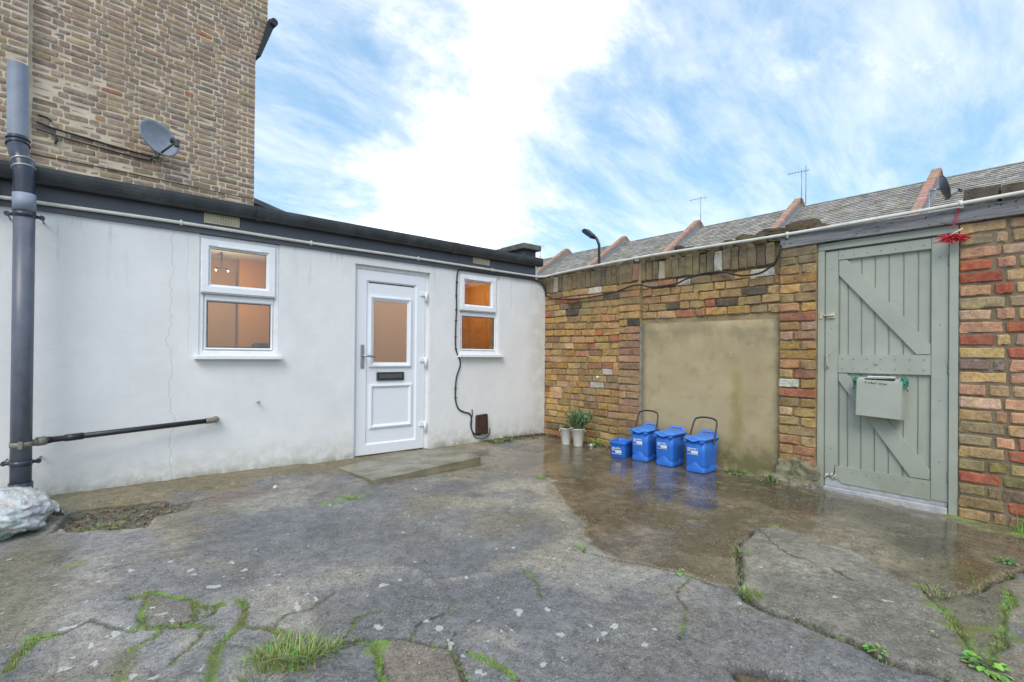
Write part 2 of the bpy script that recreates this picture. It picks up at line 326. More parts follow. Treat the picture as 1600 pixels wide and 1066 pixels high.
n_big = fbm(GX, GY, .9, 21, 4); n_med = fbm(GX, GY, .22, 5, 4); n_fine = fbm(GX, GY, .05, 8, 3); n_f2 = fbm(GX, GY, .022, 77, 2)
H = SL*np.clip(GY, -6, .2) + (n_big-.5)*.030 + (n_med-.5)*.012 + (n_fine-.5)*.006+(n_f2-.5)*.004
def bl(k, w=.02): return sst(-w, w, ZS[k])
# colours (linear albedo)
def C3(*c): return np.array(c)[None, None, :]
colr = C3(.262, .250, .238)*(.58+.80*n_big[..., None])
colr = colr*(1-.30*sst(.48, .66, fbm(GX, GY, .5, 61, 5))[..., None])+C3(.085, .066, .036)*sst(.48, .72, fbm(GX, GY, .40, 65, 5))[..., None]
wsoft = np.exp(-(LD['tanb']/.30)**2)*(fbm(GX, GY, .30, 111, 5)-.45)*.75
ZW = ZS['wet']+wsoft
def paint(c, m, var=.25, seed=0):
    global colr
    n = fbm(GX, GY, .3, 90+seed, 5)
    cc = C3(*c)*(1-var+2*var*n)[..., None]
    m = np.clip(m, 0, 1)[..., None]; colr = colr*(1-m)+cc*m
paint((.275, .235, .155), sst(.47, .60, fbm(GX, GY, 1.0, 131, 6))*.75, .35, 31)
paint((.165, .168, .178), sst(.50, .62, fbm(GX, GY, .8, 133, 6))*.7, .3, 32)
paint((.38, .35, .29), sst(.60, .70, fbm(GX, GY, .55, 135, 6))*.65, .2, 33)
apron = sst(-.06, .06, GY+.50+.45*(fbm(GX, GY, .35, 48, 5)-.5)-.30*sst(-2.9, -1.7, GX))*sst(.3, -.5, GX)*.9
paint((.225, .185, .105), apron*sst(.15, .5, n_big+.2), .35, 1)
paint((.205, .182, .115), np.maximum(bl('leftstrip', .14)*sst(.25, .5, n_med+.1), sst(.0, .2, GY+.75+.3*(n_med-.5))*sst(-4.6, -4.9, GX))*.9, .35, 2)
paint((.195, .195, .197), bl('asph', .10)*.75, .4, 3)
paint((.37, .325, .245), bl('tan', .12)*sst(.32, .58, fbm(GX, GY, .30, 44, 5)+.12)*.9, .35, 4)
ov = np.exp(-(((GX+2.62)/.34)**2+((GY+2.33)/.22)**2)) + .7*np.exp(-(((GX+2.95)/.16)**2+((GY+1.85)/.16)**2))
paint((.25, .205, .12), ov*.75*sst(.3, .6, n_med+.1), .25, 5)
paint((.30, .275, .225), np.clip(1-LD['ridge']/.035, 0, 1)*sst(.32, .6, n_fine*.5+n_med*.5+.05)*.75, .25, 6)
paint((.285, .232, .155), sst(-.05, .05, ZW)*.95, .6, 7)
paint((.17, .135, .085), sst(-.05, .05, ZW)*sst(.50, .68, fbm(GX, GY, .42, 71, 5))*.8, .4, 17)
paint((.36, .31, .22), bl('wet', .04)*sst(.70, .76, fbm(GX, GY, .13, 72, 4))*.7, .2, 18)
paint((.245, .222, .180), bl('slab', .015)*.95, .55, 8)
paint((.25, .205, .155), bl('fragB', .02)*.9, .25, 9)
paint((.21, .19, .155), bl('fragA', .02)*.9, .25, 10)
paint((.17, .125, .07), bl('sq', .015), .3, 11)
paint((.17, .15, .10), bl('fragD', .015)*.9, .4, 12)
pv = np.exp(-(((GX+1.15)/.22)**2+((GY+4.40)/.14)**2))
paint((.24, .20, .08), pv*.8, .3, 13)
paint((.235, .17, .125), np.exp(-(((GX+3.95)/.30)**2+((GY+.72)/.16)**2))*.8, .3, 14)
# lichen spots
lich = np.zeros(GX.shape)
rs = random.Random(4)
for i, (sx, sy) in enumerate(SPOTS):
    r_ = rs.uniform(.009, .019); a = rs.uniform(.6, 1.6)
    dd_ = np.hypot((WX-sx)*a, (WY-sy)/a); lich = np.maximum(lich, sst(r_*1.15, r_*.75, dd_+(n_f2-.5)*.02))
for i in range(330):
    sx = rs.uniform(-5.2, -1.9); sy = rs.uniform(-4.7, -1.0); r_ = rs.choice((.004, .005, .006, .008, .012))
    ii = np.searchsorted(gx, sx); jj = np.searchsorted(gy, sy)
    a0, a1, b0, b1 = max(0, ii-5), ii+5, max(0, jj-5), jj+5
    lich[a0:a1, b0:b1] = np.maximum(lich[a0:a1, b0:b1], .8*sst(r_*1.3, r_*.6, np.hypot(GX[a0:a1, b0:b1]-sx, GY[a0:a1, b0:b1]-sy)))
lich *= (1-bl('wet'))
# moss
moss = np.zeros(GX.shape)
def mossline(k, wd, amp):
    global moss
    ww = wd*.95*(.15+1.7*fbm(GX, GY, .11, 40, 4)**1.3)
    moss = np.maximum(moss, amp*sst(ww*1.5, ww*.15, LD[k]))
for k, wd, amp in (('mD1', .028, 1), ('mD2', .02, .8), ('mD3', .017, .9), ('mD4', .018, .9), ('mD5', .013, .7), ('mD6', .026, 1), ('mD7', .017, .9), ('mD8', .016, .9),
                   ('x1', .016, .8), ('x2', .010, .6), ('x3', .020, .9), ('x4', .016, .8), ('x5', .010, .6), ('x6', .018, .8), ('x7', .010, .6), ('crackA3', .012, .6), ('crackA', .010, .5), ('mD9', .009, .6), ('mD10', .010, .7), ('mD11', .016, .9), ('mD12', .006, .4), ('mD13', .012, .8), ('mD14', .03, .7), ('mD15', .035, .6), ('mD16', .016, .5), ('mossB', .030, .8), ('mossB2', .028, .8)):
    mossline(k, wd, amp)
for sx, sy, a, b, amp in MOSS_BLOBS:
    moss = np.maximum(moss, amp*sst(.25, .75, np.exp(-(((GX-sx)/a)**2+((GY-sy)/b)**2))+(n_fine-.5)*.9))
moss = np.maximum(moss, .75*sst(-.11, -.02, GX+.10*(n_med-.5))*sst(-2.5, -2.6, GY)*sst(.35, .6, n_med+.1)*(GY < -4.15))
moss = np.clip(moss, 0, 1)
# cracks
crack = np.zeros(GX.shape)
cw = .45+1.0*fbm(GX, GY, .11, 55, 3)
for k, wd, dp in (('crackA', .012, .022), ('crackA2', .015, .024), ('crackA3', .014, .028), ('crackB', .013, .028), ('crackC', .013, .04), ('crackC2', .016, .03), ('slabtop', .007, .010), ('hair1', .006, .005),
                  ('mD1', .011, .014), ('mD2', .010, .012), ('mD3', .009, .01), ('mD4', .010, .012), ('mD5', .009, .01), ('mD6', .011, .014), ('mD7', .011, .018), ('mD8', .012, .02), ('mD9', .010, .016), ('mD10', .010, .016), ('mD14', .01, .012), ('mD16', .008, .01), ('mossB', .011, .018), ('mossB2', .011, .016), ('x1', .007, .006), ('x2', .006, .005), ('x3', .007, .006), ('x4', .007, .006), ('x5', .006, .005), ('x6', .007, .006), ('x7', .006, .006),
                  ('mD11', .008, .01), ('mD12', .005, .008), ('mD13', .006, .008), ('apron', .012, .014)):
    q = np.exp(-(LD[k]/(wd*cw))**4); crack = np.maximum(crack, q); H -= dp*q
# steps between the pieces
H += .013*sst(-.010, .010, ZS['slab'])*(.4+.9*n_big) - .006*sst(-.02, .02, ZS['wet']) + .010*bl('asph', .09)*n_big
H += .012*np.exp(-(LD['ridge']/.04)**2) - .016*bl('sq', .012)
H += .004*(bl('fragA', .01)-bl('fragC', .01)+bl('fragB', .01))
H += .018*sst(-.02, .01, GY+.40+.10*(n_med-.5))*sst(-3.05, -3.25, GX)       # concrete apron at the foot of the wall
hole = sst(-.012, .012, ZS['hole']); H -= hole*(.018+.02*n_med)
paint((.15, .125, .078), hole*.9, .5, 15)
# swirled trowel marks right of centre
sw = bl('slab', .1)+sst(.5, .0, np.hypot(GX+2.75, GY+3.6)-.2)
H += .0035*np.sin((GX*.9+GY*.6+.35*n_med)*95)*np.clip(sw, 0, 1)*sst(.45, .65, n_med)
H += moss*.007*(.4+n_fine)
colr = colr*(1-.80*np.clip(crack*1.1, 0, 1)[..., None])+C3(.030, .026, .016)*.80*np.clip(crack*1.15, 0, 1)[..., None]
mcol = C3(.17, .19, .045)*(1-sst(.35, .65, fbm(GX, GY, .12, 70, 3)))[..., None]+C3(.19, .33, .06)*sst(.35, .65, fbm(GX, GY, .12, 70, 3))[..., None]
# wetness
wet = .30*sst(.40, .65, n_big)+.10
wet = np.maximum(wet, (.62+.38*sst(.40, .58, fbm(GX, GY, .45, 33, 4)+.08))*sst(-.06, .06, ZW))
wet = np.maximum(wet, .95*sst(.55, .2, np.hypot((GX+.75)/1.1, (GY+2.0)/1.0)-.3)*bl('wet', .05))
wet = np.maximum(wet, .8*np.exp(-(((GX+1.3)/.6)**2+((GY+.55)/.40)**2)))
wet = np.maximum(wet, .45*bl('slab', .05))
wet *= (1-moss)*(1-lich)*(1-.8*bl('tan', .03)*sst(.3, .5, n_med+.15))*(1-hole)
H = H*1.0
colr = colr*(1-.48*np.clip((wet-.45)/.55, 0, 1)*sst(-.05, .05, ZW))[..., None]   # soaked concrete is darker
flat = np.clip(wet-.6, 0, 1)*2.2                                            # standing water lies level
Hs = SL*GY + (n_big-.5)*.030-.004
H = np.where(GX > -9, H*(1-np.clip(flat, 0, .8))+Hs*np.clip(flat, 0, .8), H) - .0*crack

mg, g, bs = material('yard_surface')
a_c = g.node('ShaderNodeAttribute', attribute_name='Col'); a_m = g.node('ShaderNodeAttribute', attribute_name='Mask')
wetv, mossv, lichv = g.sep(a_m.outputs['Vector'])
P = g.node('ShaderNodeTexCoord').outputs['Object']
s1 = g.noise(P, 190, 3, .75); s2 = g.noise(P, 62, 5, .75); s3 = g.noise(P, 16, 7, .7)
a_mc = g.node('ShaderNodeAttribute', attribute_name='Moss').outputs['Color']
mossv = g.ramp(g.math('ADD', mossv, g.math('MULTIPLY', g.math('SUBTRACT', g.math('ADD', g.math('MULTIPLY', s2, .7), g.math('MULTIPLY', s3, .6)), .65), 2.2)), .38, .62)
lichv = g.ramp(g.math('ADD', lichv, g.math('MULTIPLY', g.math('SUBTRACT', g.math('ADD', g.math('MULTIPLY', s2, .6), g.math('MULTIPLY', s3, .4)), .5), 2.0)), .34, .56)
k = g.math('ADD', g.ramp(s1, .30, .70, .52, 1.42), g.math('ADD', g.ramp(s2, .32, .68, -.28, .28), g.ramp(s3, .3, .7, -.24, .24)))
c = g.vmath('MULTIPLY', a_c.outputs['Color'], g.comb(k, k, k))
speck = g.math('MULTIPLY', g.ramp(g.voro(P, 62), .14, .26, 1, 0), g.ramp(g.noise(P, 5, 4, .6), .42, .62, .08, 1.))
speck = g.math('MULTIPLY', speck, g.math('SUBTRACT', 1.0, mossv))
c = g.mix(g.math('MULTIPLY', speck, .75), c, (.50, .48, .44))
c = g.mix(g.math('MULTIPLY', g.ramp(g.voro(P, 120), .08, .22, 1, 0), .5), c, (.02, .02, .02))
c = g.mix(g.math('MULTIPLY', lichv, g.ramp(s1, .3, .7, .6, .95)), c, (.62, .61, .57))
mc = g.vmath('MULTIPLY', a_mc, g.comb(g.ramp(s1, .25, .75, .5, 1.5), g.ramp(s1, .25, .75, .55, 1.4), 1.))
c = g.mix(g.math('MULTIPLY', mossv, g.ramp(s3, .35, .65, .5, .92)), c, mc)
g.l.new(c, bs.inputs['Base Color'])
wn = g.math('ADD', wetv, g.ramp(s3, .3, .7, -.10, .10), clamp=True)
g.l.new(g.ramp(wn, .1, .9, .55, .07), bs.inputs['Roughness'])
bs.inputs['Specular IOR Level'].default_value = .5
hh = g.math('ADD', g.math('MULTIPLY', s1, .35), g.math('ADD', g.math('MULTIPLY', s2, .8), g.math('MULTIPLY', s3, .6)))
b = g.node('ShaderNodeBump'); b.inputs['Distance'].default_value = .010
g.l.new(hh, b.inputs['Height']); g.l.new(g.ramp(wn, .25, .95, 1., .04), b.inputs['Strength']); g.l.new(b.outputs[0], bs.inputs['Normal'])

def grid_mesh(name, faces_mask):
    nx, ny = GX.shape
    idx = np.arange(nx*ny).reshape(nx, ny)
    q = np.stack([idx[:-1, :-1], idx[1:, :-1], idx[1:, 1:], idx[:-1, 1:]], -1)[faces_mask].reshape(-1, 4)
    used, inv = np.unique(q, return_inverse=True); q = inv.reshape(-1, 4)
    co = np.stack([GX.ravel()[used], GY.ravel()[used], H.ravel()[used]], -1).astype(np.float32)
    me = bpy.data.meshes.new(name); n = len(q)
    me.vertices.add(len(co)); me.vertices.foreach_set('co', co.ravel())
    me.loops.add(n*4); me.loops.foreach_set('vertex_index', q.ravel().astype(np.int32))
    me.polygons.add(n); me.polygons.foreach_set('loop_start', np.arange(0, n*4, 4, dtype=np.int32))
    me.polygons.foreach_set('use_smooth', np.ones(n, bool))
    me.update(calc_edges=True)
    at = me.attributes.new('Col', 'FLOAT_COLOR', 'POINT')
    cc = np.concatenate([np.clip(colr, 0, 1).reshape(-1, 3)[used], np.ones((len(used), 1))], 1).astype(np.float32); at.data.foreach_set('color', cc.ravel())
    at = me.attributes.new('Mask', 'FLOAT_VECTOR', 'POINT')
    am = me.attributes.new('Moss', 'FLOAT_COLOR', 'POINT')
    cm = np.concatenate([mcol.reshape(-1, 3)[used], np.ones((len(used), 1))], 1).astype(np.float32); am.data.foreach_set('color', cm.ravel())
    at = me.attributes['Mask']
    mk = np.stack([wet.ravel()[used], moss.ravel()[used], lich.ravel()[used]], -1).astype(np.float32); at.data.foreach_set('vector', mk.ravel())
    me.materials.append(mg); return me
fc = lambda A: (A[:-1, :-1]+A[1:, 1:])*.5
zone = np.zeros((len(gx)-1, len(gy)-1), int)
PIECES = (('wet', 'concrete_slab', 'worn wet brown concrete slab in front of the gate'), ('slab', 'concrete_slab', 'raised grey slab with cracked edges'), ('fragA', 'paving_fragment', None), ('fragB', 'paving_fragment', 'brownish paving fragment edged with moss'),
          ('fragC', 'paving_fragment', None), ('fragD', 'paving_fragment', 'mossy broken fragment'), ('sq', 'sunken_patch', 'sunken brown square patch'))
for i, (k, *_r) in enumerate(PIECES): zone[fc(ZS[k]) > 0] = i+1
ground = obj('ground', grid_mesh('ground', zone == 0)); tag(ground, kind='structure')
for i, (k, nm, lb) in enumerate(PIECES):
    if (zone == i+1).any(): obj(nm, grid_mesh(nm, zone == i+1), None, ground, False, lb)
bm = BM()
v = [bm.verts.new(p) for p in ((-300, -300, -.32), (300, -300, -.32), (300, 300, -.32), (-300, 300, -.32))]; bm.faces.new(v)
m_street = plain('street_asphalt', (.06, .06, .062), .85, .2, 2, .2)
tag(obj('road', bm, m_street), kind='structure')
def gz(x, y):
    i = min(len(gx)-1, int(np.searchsorted(gx, x))); j = min(len(gy)-1, int(np.searchsorted(gy, y))); return float(H[i, j])
# ------------------------------------------------------------------ bricks
def brick_mesh(seed, L, Hh, nx=5, nz=4, depth=.03, rough=.004, edge=.007):
    """front faces -Y at y=0, centred in X and Z"""
    rs = random.Random(seed); bm = BM(); G = []
    ex = [(-.5+i/(nx-1)) for i in range(nx)]; ez = [(-.5+i/(nz-1)) for i in range(nz)]
    if nz == 4: ez = [-.5, -.39, .39, .5]
    if nx >= 4: ex[1] = -.5+.010/L; ex[-2] = .5-.010/L
    for i, fx in enumerate(ex):
        row = []
        for j, fz in enumerate(ez):
            e = i in (0, nx-1) or j in (0, nz-1); c_ = i in (0, nx-1) and j in (0, nz-1)
            y = (edge if e else 0)+(edge*.6 if c_ else 0)+rs.uniform(-rough, rough)
            x = fx*L+rs.uniform(-rough, rough)*.8-(math.copysign(.004, fx) if c_ else 0); z = fz*Hh+rs.uniform(-rough, rough)*.8
            row.append(bm.verts.new((x, y, z)))
        G.append(row)
    for i in range(nx-1):
        for j in range(nz-1): bm.faces.new((G[i][j], G[i+1][j], G[i+1][j+1], G[i][j+1]))
    per = [G[i][0] for i in range(nx)]+[G[nx-1][j] for j in range(1, nz)]+[G[i][nz-1] for i in range(nx-2, -1, -1)]+[G[0][j] for j in range(nz-2, 0, -1)]
    bk = [bm.verts.new((p.co.x, depth, p.co.z)) for p in per]; n = len(per)
    for k in range(n): bm.faces.new((per[(k+1) % n], per[k], bk[k], bk[(k+1) % n]))
    fix(bm)
    me = bpy.data.meshes.new('brick'); bm.to_mesh(me); bm.free(); return me
RB = random.Random(11)
def jit(c, k=.16):
    q = 1+RB.uniform(-k, k); return tuple(max(.01, min(.95, v*q*(1+RB.uniform(-.05, .05)))) for v in c)
def pick(pal, k=.16):
    t = RB.random()*sum(p[0] for p in pal)
    for wt, c in pal:
        t -= wt
        if t <= 0: return jit(c, k)
    return jit(pal[-1][1])
class Courses:
    """cuts brick meshes to a few lengths so that alike bricks share them"""
    def __init__(s, Hh, **kw): s.H = Hh; s.kw = kw; s.m = {}
    def get(s, L):
        q = max(.03, round(L/.02)*.02)
        if q not in s.m: s.m[q] = [brick_mesh(int(q*1000)*7+k, q, s.H, **s.kw) for k in range(3)]
        v = RB.choice(s.m[q]); return v, L/q
def lay(parent, rows, cs, mat, frame, name='brick', proud=.003, tilt=.006):
    """rows: (u, z, length, colour, offset); frame(u, off, z) -> world point, frame.rot about Z"""
    out = []
    base = parent.matrix_basis.translation.copy(); p = parent.parent
    while p: base += p.location; p = p.parent
    for u, z, L, c, off in rows:
        me, sx = cs.get(L)
        if not me.materials: me.materials.append(mat)
        o = link(bpy.data.objects.new(name, me)); o.parent = parent
        o.location = frame[0](u, off+RB.uniform(-proud, proud), z)-base
        o.rotation_euler = (RB.uniform(-tilt, tilt), RB.uniform(-tilt, tilt), frame[1]+RB.uniform(-tilt, tilt))
        o.scale = (sx, 1, RB.uniform(.96, 1.02)); o.color = (*c, 1); out.append(o)
    return out
def joined(rows, cs, frame, name, mat, parent):
    V = []; F = []; Cc = []
    for u, z, L, c, off in rows:
        me, sx = cs.get(L); o = frame[0](u, off+RB.uniform(-.002, .002), z); ca, sa = math.cos(frame[1]), math.sin(frame[1]); n = len(V)
        for v in me.vertices:
            x, y = v.co.x*sx, v.co.y; V.append((o.x+x*ca-y*sa, o.y+x*sa+y*ca, o.z+v.co.z)); Cc.append((*c, 1))
        for f in me.polygons: F.append([n+i for i in f.vertices])
    me = bpy.data.meshes.new(name); me.from_pydata(V, [], F)
    at = me.attributes.new('Col', 'FLOAT_COLOR', 'POINT'); at.data.foreach_set('color', np.array(Cc, np.float32).ravel())
    return tag(obj(name, me, mat, parent), kind='stuff')
def bond(u0, u1, kind, k, L=.215, j=.011):
    """brick spans of one course; 'F' Flemish, 'S' stretcher, 'M' mixed"""
    Hd = .102; out = []; u = u0
    if kind == 'F': u = u0-(0 if k % 2 else .061); seq = [L, Hd]
    elif kind == 'S': u = u0-(0 if k % 2 else L*.5); seq = [L]
    else: u = u0-RB.uniform(0, L); seq = None
    i = 0
    while u < u1-.01:
        l = seq[i % len(seq)] if seq else (L if RB.random() < .72 else RB.choice((Hd, .15)))
        l *= RB.uniform(.95, 1.04)
        a, b = max(u, u0), min(u+l, u1)
        if b-a > .035: out.append((a, b))
        elif out and b > a: out[-1] = (out[-1][0], b)
        u += l+j; i += 1
    return out

# ------------------------------------------------------------------ the tall brick building
TA = R(9); T0 = Vector((-3.87, 3.17, 0)); TD = Vector((math.cos(TA), math.sin(TA), 0)); TN = Vector((-math.sin(TA), math.cos(TA), 0))
tframe = (lambda u, off, z: T0+TD*u-TN*off+Vector((0, 0, z)), TA)
tp = lambda u, n, z: T0+TD*u+TN*n+Vector((0, 0, z))
m_tmort = plain('pale_mortar', (.66, .555, .43), .92, .15, 5, .3, spec=.2, stain=(.45, .38, .29), bscale=90)
m_tb = brick_material('stock_brick_weathered', False, (.55, .46, .35), .22, (.30, .27, .2), .2, .3, .25, (.36, .29, .22))
m_tb2 = brick_material('stock_brick_weathered_joined', True, (.55, .46, .35), .22, (.30, .27, .2), .2, .3, .25, (.36, .29, .22))
tower = thing('brick_house', 'tall weathered brown brick building rising behind the white extension', 'building', tuple(T0))
def tbox(bm, u0, u1, n0, n1, z0, z1):
    v = [bm.verts.new(tp(u, n, z)) for z in (z0, z1) for u, n in ((u0, n0), (u1, n0), (u1, n1), (u0, n1))]
    for f in ((3, 2, 1, 0), (4, 5, 6, 7), (0, 1, 5, 4), (1, 2, 6, 5), (2, 3, 7, 6), (3, 0, 4, 7)): bm.faces.new([v[i] for i in f])
UR = 1.02
bm = BM()
prism(bm, [(-4.0, -.3), (UR, -.3), (UR, 5.46), (UR+.17, 6.12), (UR+.17, 7.9), (-4, 7.9)], lambda u, z: tp(u, .005, z), lambda u, z: tp(u, 5, z))
tbox(bm, -4.0, -1.44, -.079, .005, -.3, 7.9)
twall = obj('wall', fix(bm), m_tmort, tower)
PAL_T = [(30, (.345, .275, .215)), (20, (.38, .305, .235)), (16, (.31, .25, .20)), (9, (.285, .245, .215)), (12, (.40, .31, .225)), (6, (.36, .26, .21)), (2, (.41, .29, .18)), (.6, (.40, .20, .12)), (3, (.22, .215, .16))]
cs_t = Courses(.0605, nx=4, nz=3, depth=.03, rough=.0028, edge=.003)
rows = []; PT = .0752; k = 0; z = 2.93
while z < 7.85:
    umax = UR if z < 5.46 else UR+min(.17, (z-5.46)*.17/.66)
    jc = .011
    for a, b in bond(-1.40, umax-(.187 if k % 2 else .237), 'F', k): rows.append(((a+b)/2, z, b-a, pick(PAL_T, .09), 0))
    q = [(umax-.175, umax-.113), (umax-.100, umax)] if k % 2 else [(umax-.226, umax)]
    for a, b in q: rows.append(((a+b)/2, z, b-a, pick(PAL_T, .09), 0))
    for a, b in bond(-2.6, -1.445, 'F', k+1): rows.append(((a+b)/2, z, b-a, jit(pick(PAL_T), .2), .084))
    z += PT; k += 1
def seen_t(r):
    p = tp(r[0], 0, r[1])-Vector((-4.731, -4.9, 1.051)); dpt = p.dot(fw); X = p.dot(rt)/dpt; Y = p.z/dpt
    return (r[2]/dpt if -1.02 < X < -.45 and Y < .72 and r[1] > 3.2 else 0)
rows.sort(key=seen_t, reverse=True)
# worn, pale, half rendered bricks towards the lower left
for i, r in enumerate(rows):
    q = max(0, min(1, 1.25-math.hypot((r[0]+1.2)/.75, (r[1]-3.75)/1.0)))
    if RB.random() < q*.75:
        c = r[3]; t = RB.uniform(.2, .65); rows[i] = (r[0], r[1], r[2], tuple(c[n]*(1-t)+(.50, .41, .31)[n]*t for n in range(3)), r[4]-.003)
lay(twall, rows[:300], cs_t, m_tb, tframe, tilt=.004)
joined(rows[300:], cs_t, tframe, 'brickwork', m_tb2, twall)
m_black = plain('black_plastic', (.022, .024, .028), .42, .2, 12)
m_slate = plain('dark_slate', (.075, .08, .085), .7, .3, 6, .3, stain=(.12, .13, .09))
bm = BM()                                                     # gutter end that sticks out past the corner, and its bracket
prism(bm, [(UR+.005, 5.50), (UR+.05, 5.50), (UR+.25, 6.06), (UR+.25, 6.12), (UR+.175, 6.14)], lambda u, z: tp(u, -.06, z), lambda u, z: tp(u, 5, z))
tube(bm, [tp(UR+.23, -.10, 6.10), tp(UR+.23, 5, 6.10)], .055, 10)
obj('gutter', fix(bm), m_black, tower)

# cables on the tall wall
m_cable = plain('cable_sheath', (.03, .03, .032), .6, .2, 20)
m_cable_g = plain('grey_cable_sheath', (.06, .058, .05), .7, .2, 20)
def tcable(pts, r_, label):
    bm = BM(); P = smooth_path([tp(u, -r_-.008, z) for u, z in pts], 10)
    tube(bm, P, r_, 6); return tag(obj('cable', bm, m_cable), label, 'cable', 'cables pinned to the brick wall')
tcable([(-1.36, 3.655), (-1.2, 3.63), (-.9, 3.615), (-.6, 3.60), (-.24, 3.60), (-.2, 3.66)], .012, 'thick dark cable running across old bricks to the wall dish')
tcable([(-1.36, 3.575), (-1.1, 3.555), (-.8, 3.545), (-.52, 3.535), (-.3, 3.54), (-.25, 3.59)], .008, 'thinner dark cable sagging just below the dish cable')
tcable([(-1.7, 3.30), (-1.354, 3.285), (-.8, 3.305), (-.1, 3.325), (.5, 3.335), (1.0, 3.345)], .006, 'lowest thin cable along tall brick wall just above extension gutter')
tcable([(-1.35, 3.745), (-1.27, 3.735), (-1.23, 3.70)], .009, 'short curled cable end on the brick beside the grey pipe')
bm = BM(); tube(bm, smooth_path([tp(-1.20, -.012, 3.55), tp(-1.19, -.03, 3.50), tp(-1.20, -.015, 3.46)], 5), .014, 6)
tag(obj('cable_clip', bm, m_cable), 'small dark hook on brickwork below the two cables', 'clip')

# ------------------------------------------------------------------ satellite dishes
m_dish = plain('dish_grey', (.30, .33, .38), .45, .12, 8, stain=(.2, .2, .2))
m_dark = plain('dark_grey_plastic', (.06, .068, .075), .5, .2, 15)
m_galv = plain('galvanised', (.42, .43, .44), .4, .15, 20, metal=.7)
def dish(name, label, loc, axis, rx, rz, arm_dir, wall_pt, group, pole=None, mat=None):
    t = thing(name, label, 'satellite dish', tuple(loc), group)
    ax = Vector(axis).normalized(); q = ax.to_track_quat('Z', 'Y').to_matrix()
    bm = BM(); rings = []; n = 32
    for i in range(9):
        f = i/8; rings.append([bm.verts.new(loc+q @ Vector((rx*f*math.cos(2*PI*k/n), rz*f*math.sin(2*PI*k/n), .28*(rx+rz)*.5*f*f))) for k in range(n)])
    rim = [bm.verts.new(v.co-ax*.012) for v in rings[-1]]
    for a, b in zip(rings+[], rings[1:]+[rim]):
        for k in range(n):
            try: f = bm.faces.new((a[k], a[(k+1) % n], b[(k+1) % n], b[k])); f.smooth = True
            except ValueError: pass
    bmesh.ops.remove_doubles(bm, verts=bm.verts, dist=1e-5)
    o = obj('reflector', fix(bm), mat or m_dish, t); sm = o.modifiers.new('thick', 'SOLIDIFY'); sm.thickness = .006
    low = loc+q @ Vector((0, -rz*.92, .2*rz)) if arm_dir is None else loc+Vector(arm_dir[0]); head = loc+Vector(arm_dir[1])
    bm = BM(); tube(bm, [low, head], .013, 8); obj('feed_arm', bm, m_dark, t)
    bm = BM(); u_ = (loc+ax*.05-head).normalized()
    tube(bm, [head-u_*.02, head+u_*.05], .028, 12); tube(bm, [head+u_*.05, head+u_*.075], .036, 12); box(bm, head.x-.025, head.x+.025, head.y-.03, head.y+.03, head.z-.07, head.z+.01, .005)
    obj('receiver', fix(bm), m_dark, t)
    bm = BM(); back = loc-ax*.03
    if pole: tube(bm, pole, .022, 10); tube(bm, [back, Vector((pole[0][0], pole[0][1], back.z))], .03, 8)
    else:
        wp = Vector(wall_pt); tube(bm, smooth_path([back, back-ax*.05, wp+TN*-.06, wp], 4), .02, 8)
        for s in (-1, 1): tube(bm, [loc+Vector(arm_dir[0]), wp+TD*s*.06+Vector((0, 0, -.05))], .006, 6)
    obj('bracket', bm, m_galv, t)
    return t
dl = tp(-.272, -.21, 3.765)
ax1 = (TD*.45-TN*.85+Vector((0, 0, .16)))
dish('satellite_dish', 'grey satellite dish bolted to the tall brown brick wall', dl, ax1, .275, .215, (TD*.03-TN*.03+Vector((0, 0, -.19)), TD*.16-TN*.27+Vector((0, 0, -.045))), tp(-.22, 0, 3.62), 'satellite dishes')

# ------------------------------------------------------------------ lean-to roof beyond the tall building's corner
bm = BM()
for i in range(4):
    y0 = 3.9+i*.02; zz_ = 3.555-i*.035; xx_ = -2.8+i*.02
    v = []
    prism(bm, [(xx_-.3, zz_+.085), (xx_+1.5, zz_-.40), (xx_+1.5, zz_-.43), (xx_-.3, zz_+.055)], lambda x, z: Vector((x, y0-i*.06, z)), lambda x, z: Vector((x, y0+1.5, z)))
tag(obj('lean_to_roof', fix(bm), plain('weathered_felt', (.17, .18, .185), .8, .3, 6, .3)), 'dark layered roof edge sloping down beside the tall brick corner', 'roof')

# ------------------------------------------------------------------ white extension
m_wr, g, bs = material('white_render')
P = g.node('ShaderNodeTexCoord').outputs['Object']; px_, py_, pz_ = g.sep(P)
n = g.noise(P, 2.2, 7, .6, .4); n2 = g.noise(P, 11, 6, .65)
c = g.mix(g.ramp(n, .3, .7), (.72, .725, .73), (.78, .78, .785))
c = g.mix(g.ramp(n2, .52, .72, 0, .22), c, (.60, .61, .62))
st = g.noise(g.comb(g.math('MULTIPLY', px_, 14.), 0., g.math('MULTIPLY', pz_, 1.6)), 1., 6, .6)
run = g.math('MULTIPLY', g.ramp(st, .54, .70), g.math('MULTIPLY', g.ramp(pz_, 1.3, 2.05), g.ramp(g.noise(P, 1.1, 3), .42, .56)))
c = g.mix(g.math('MULTIPLY', run, .55), c, (.42, .40, .35))                 # run marks below the fascia
cor = g.math('MULTIPLY', g.ramp(px_, -.42, -.10), g.ramp(g.noise(P, 5, 6, .65), .34, .60))
c = g.mix(g.math('MULTIPLY', cor, .38), c, (.43, .42, .34))
low = g.math('MULTIPLY', g.ramp(pz_, .34, -.02), g.ramp(n2, .28, .66))
c = g.mix(g.math('MULTIPLY', low, .60), c, (.43, .41, .33))
foot = g.math('MULTIPLY', g.ramp(pz_, .10, -.01), g.ramp(g.noise(P, 7, 6, .7), .35, .6))
c = g.mix(g.math('MULTIPLY', foot, .8), c, (.24, .24, .15))
patch = g.ramp(g.noise(P, .8, 6, .6, .8), .50, .60, 0, .22)
c = g.mix(patch, c, (.64, .65, .66))                 # splash dirt along the foot
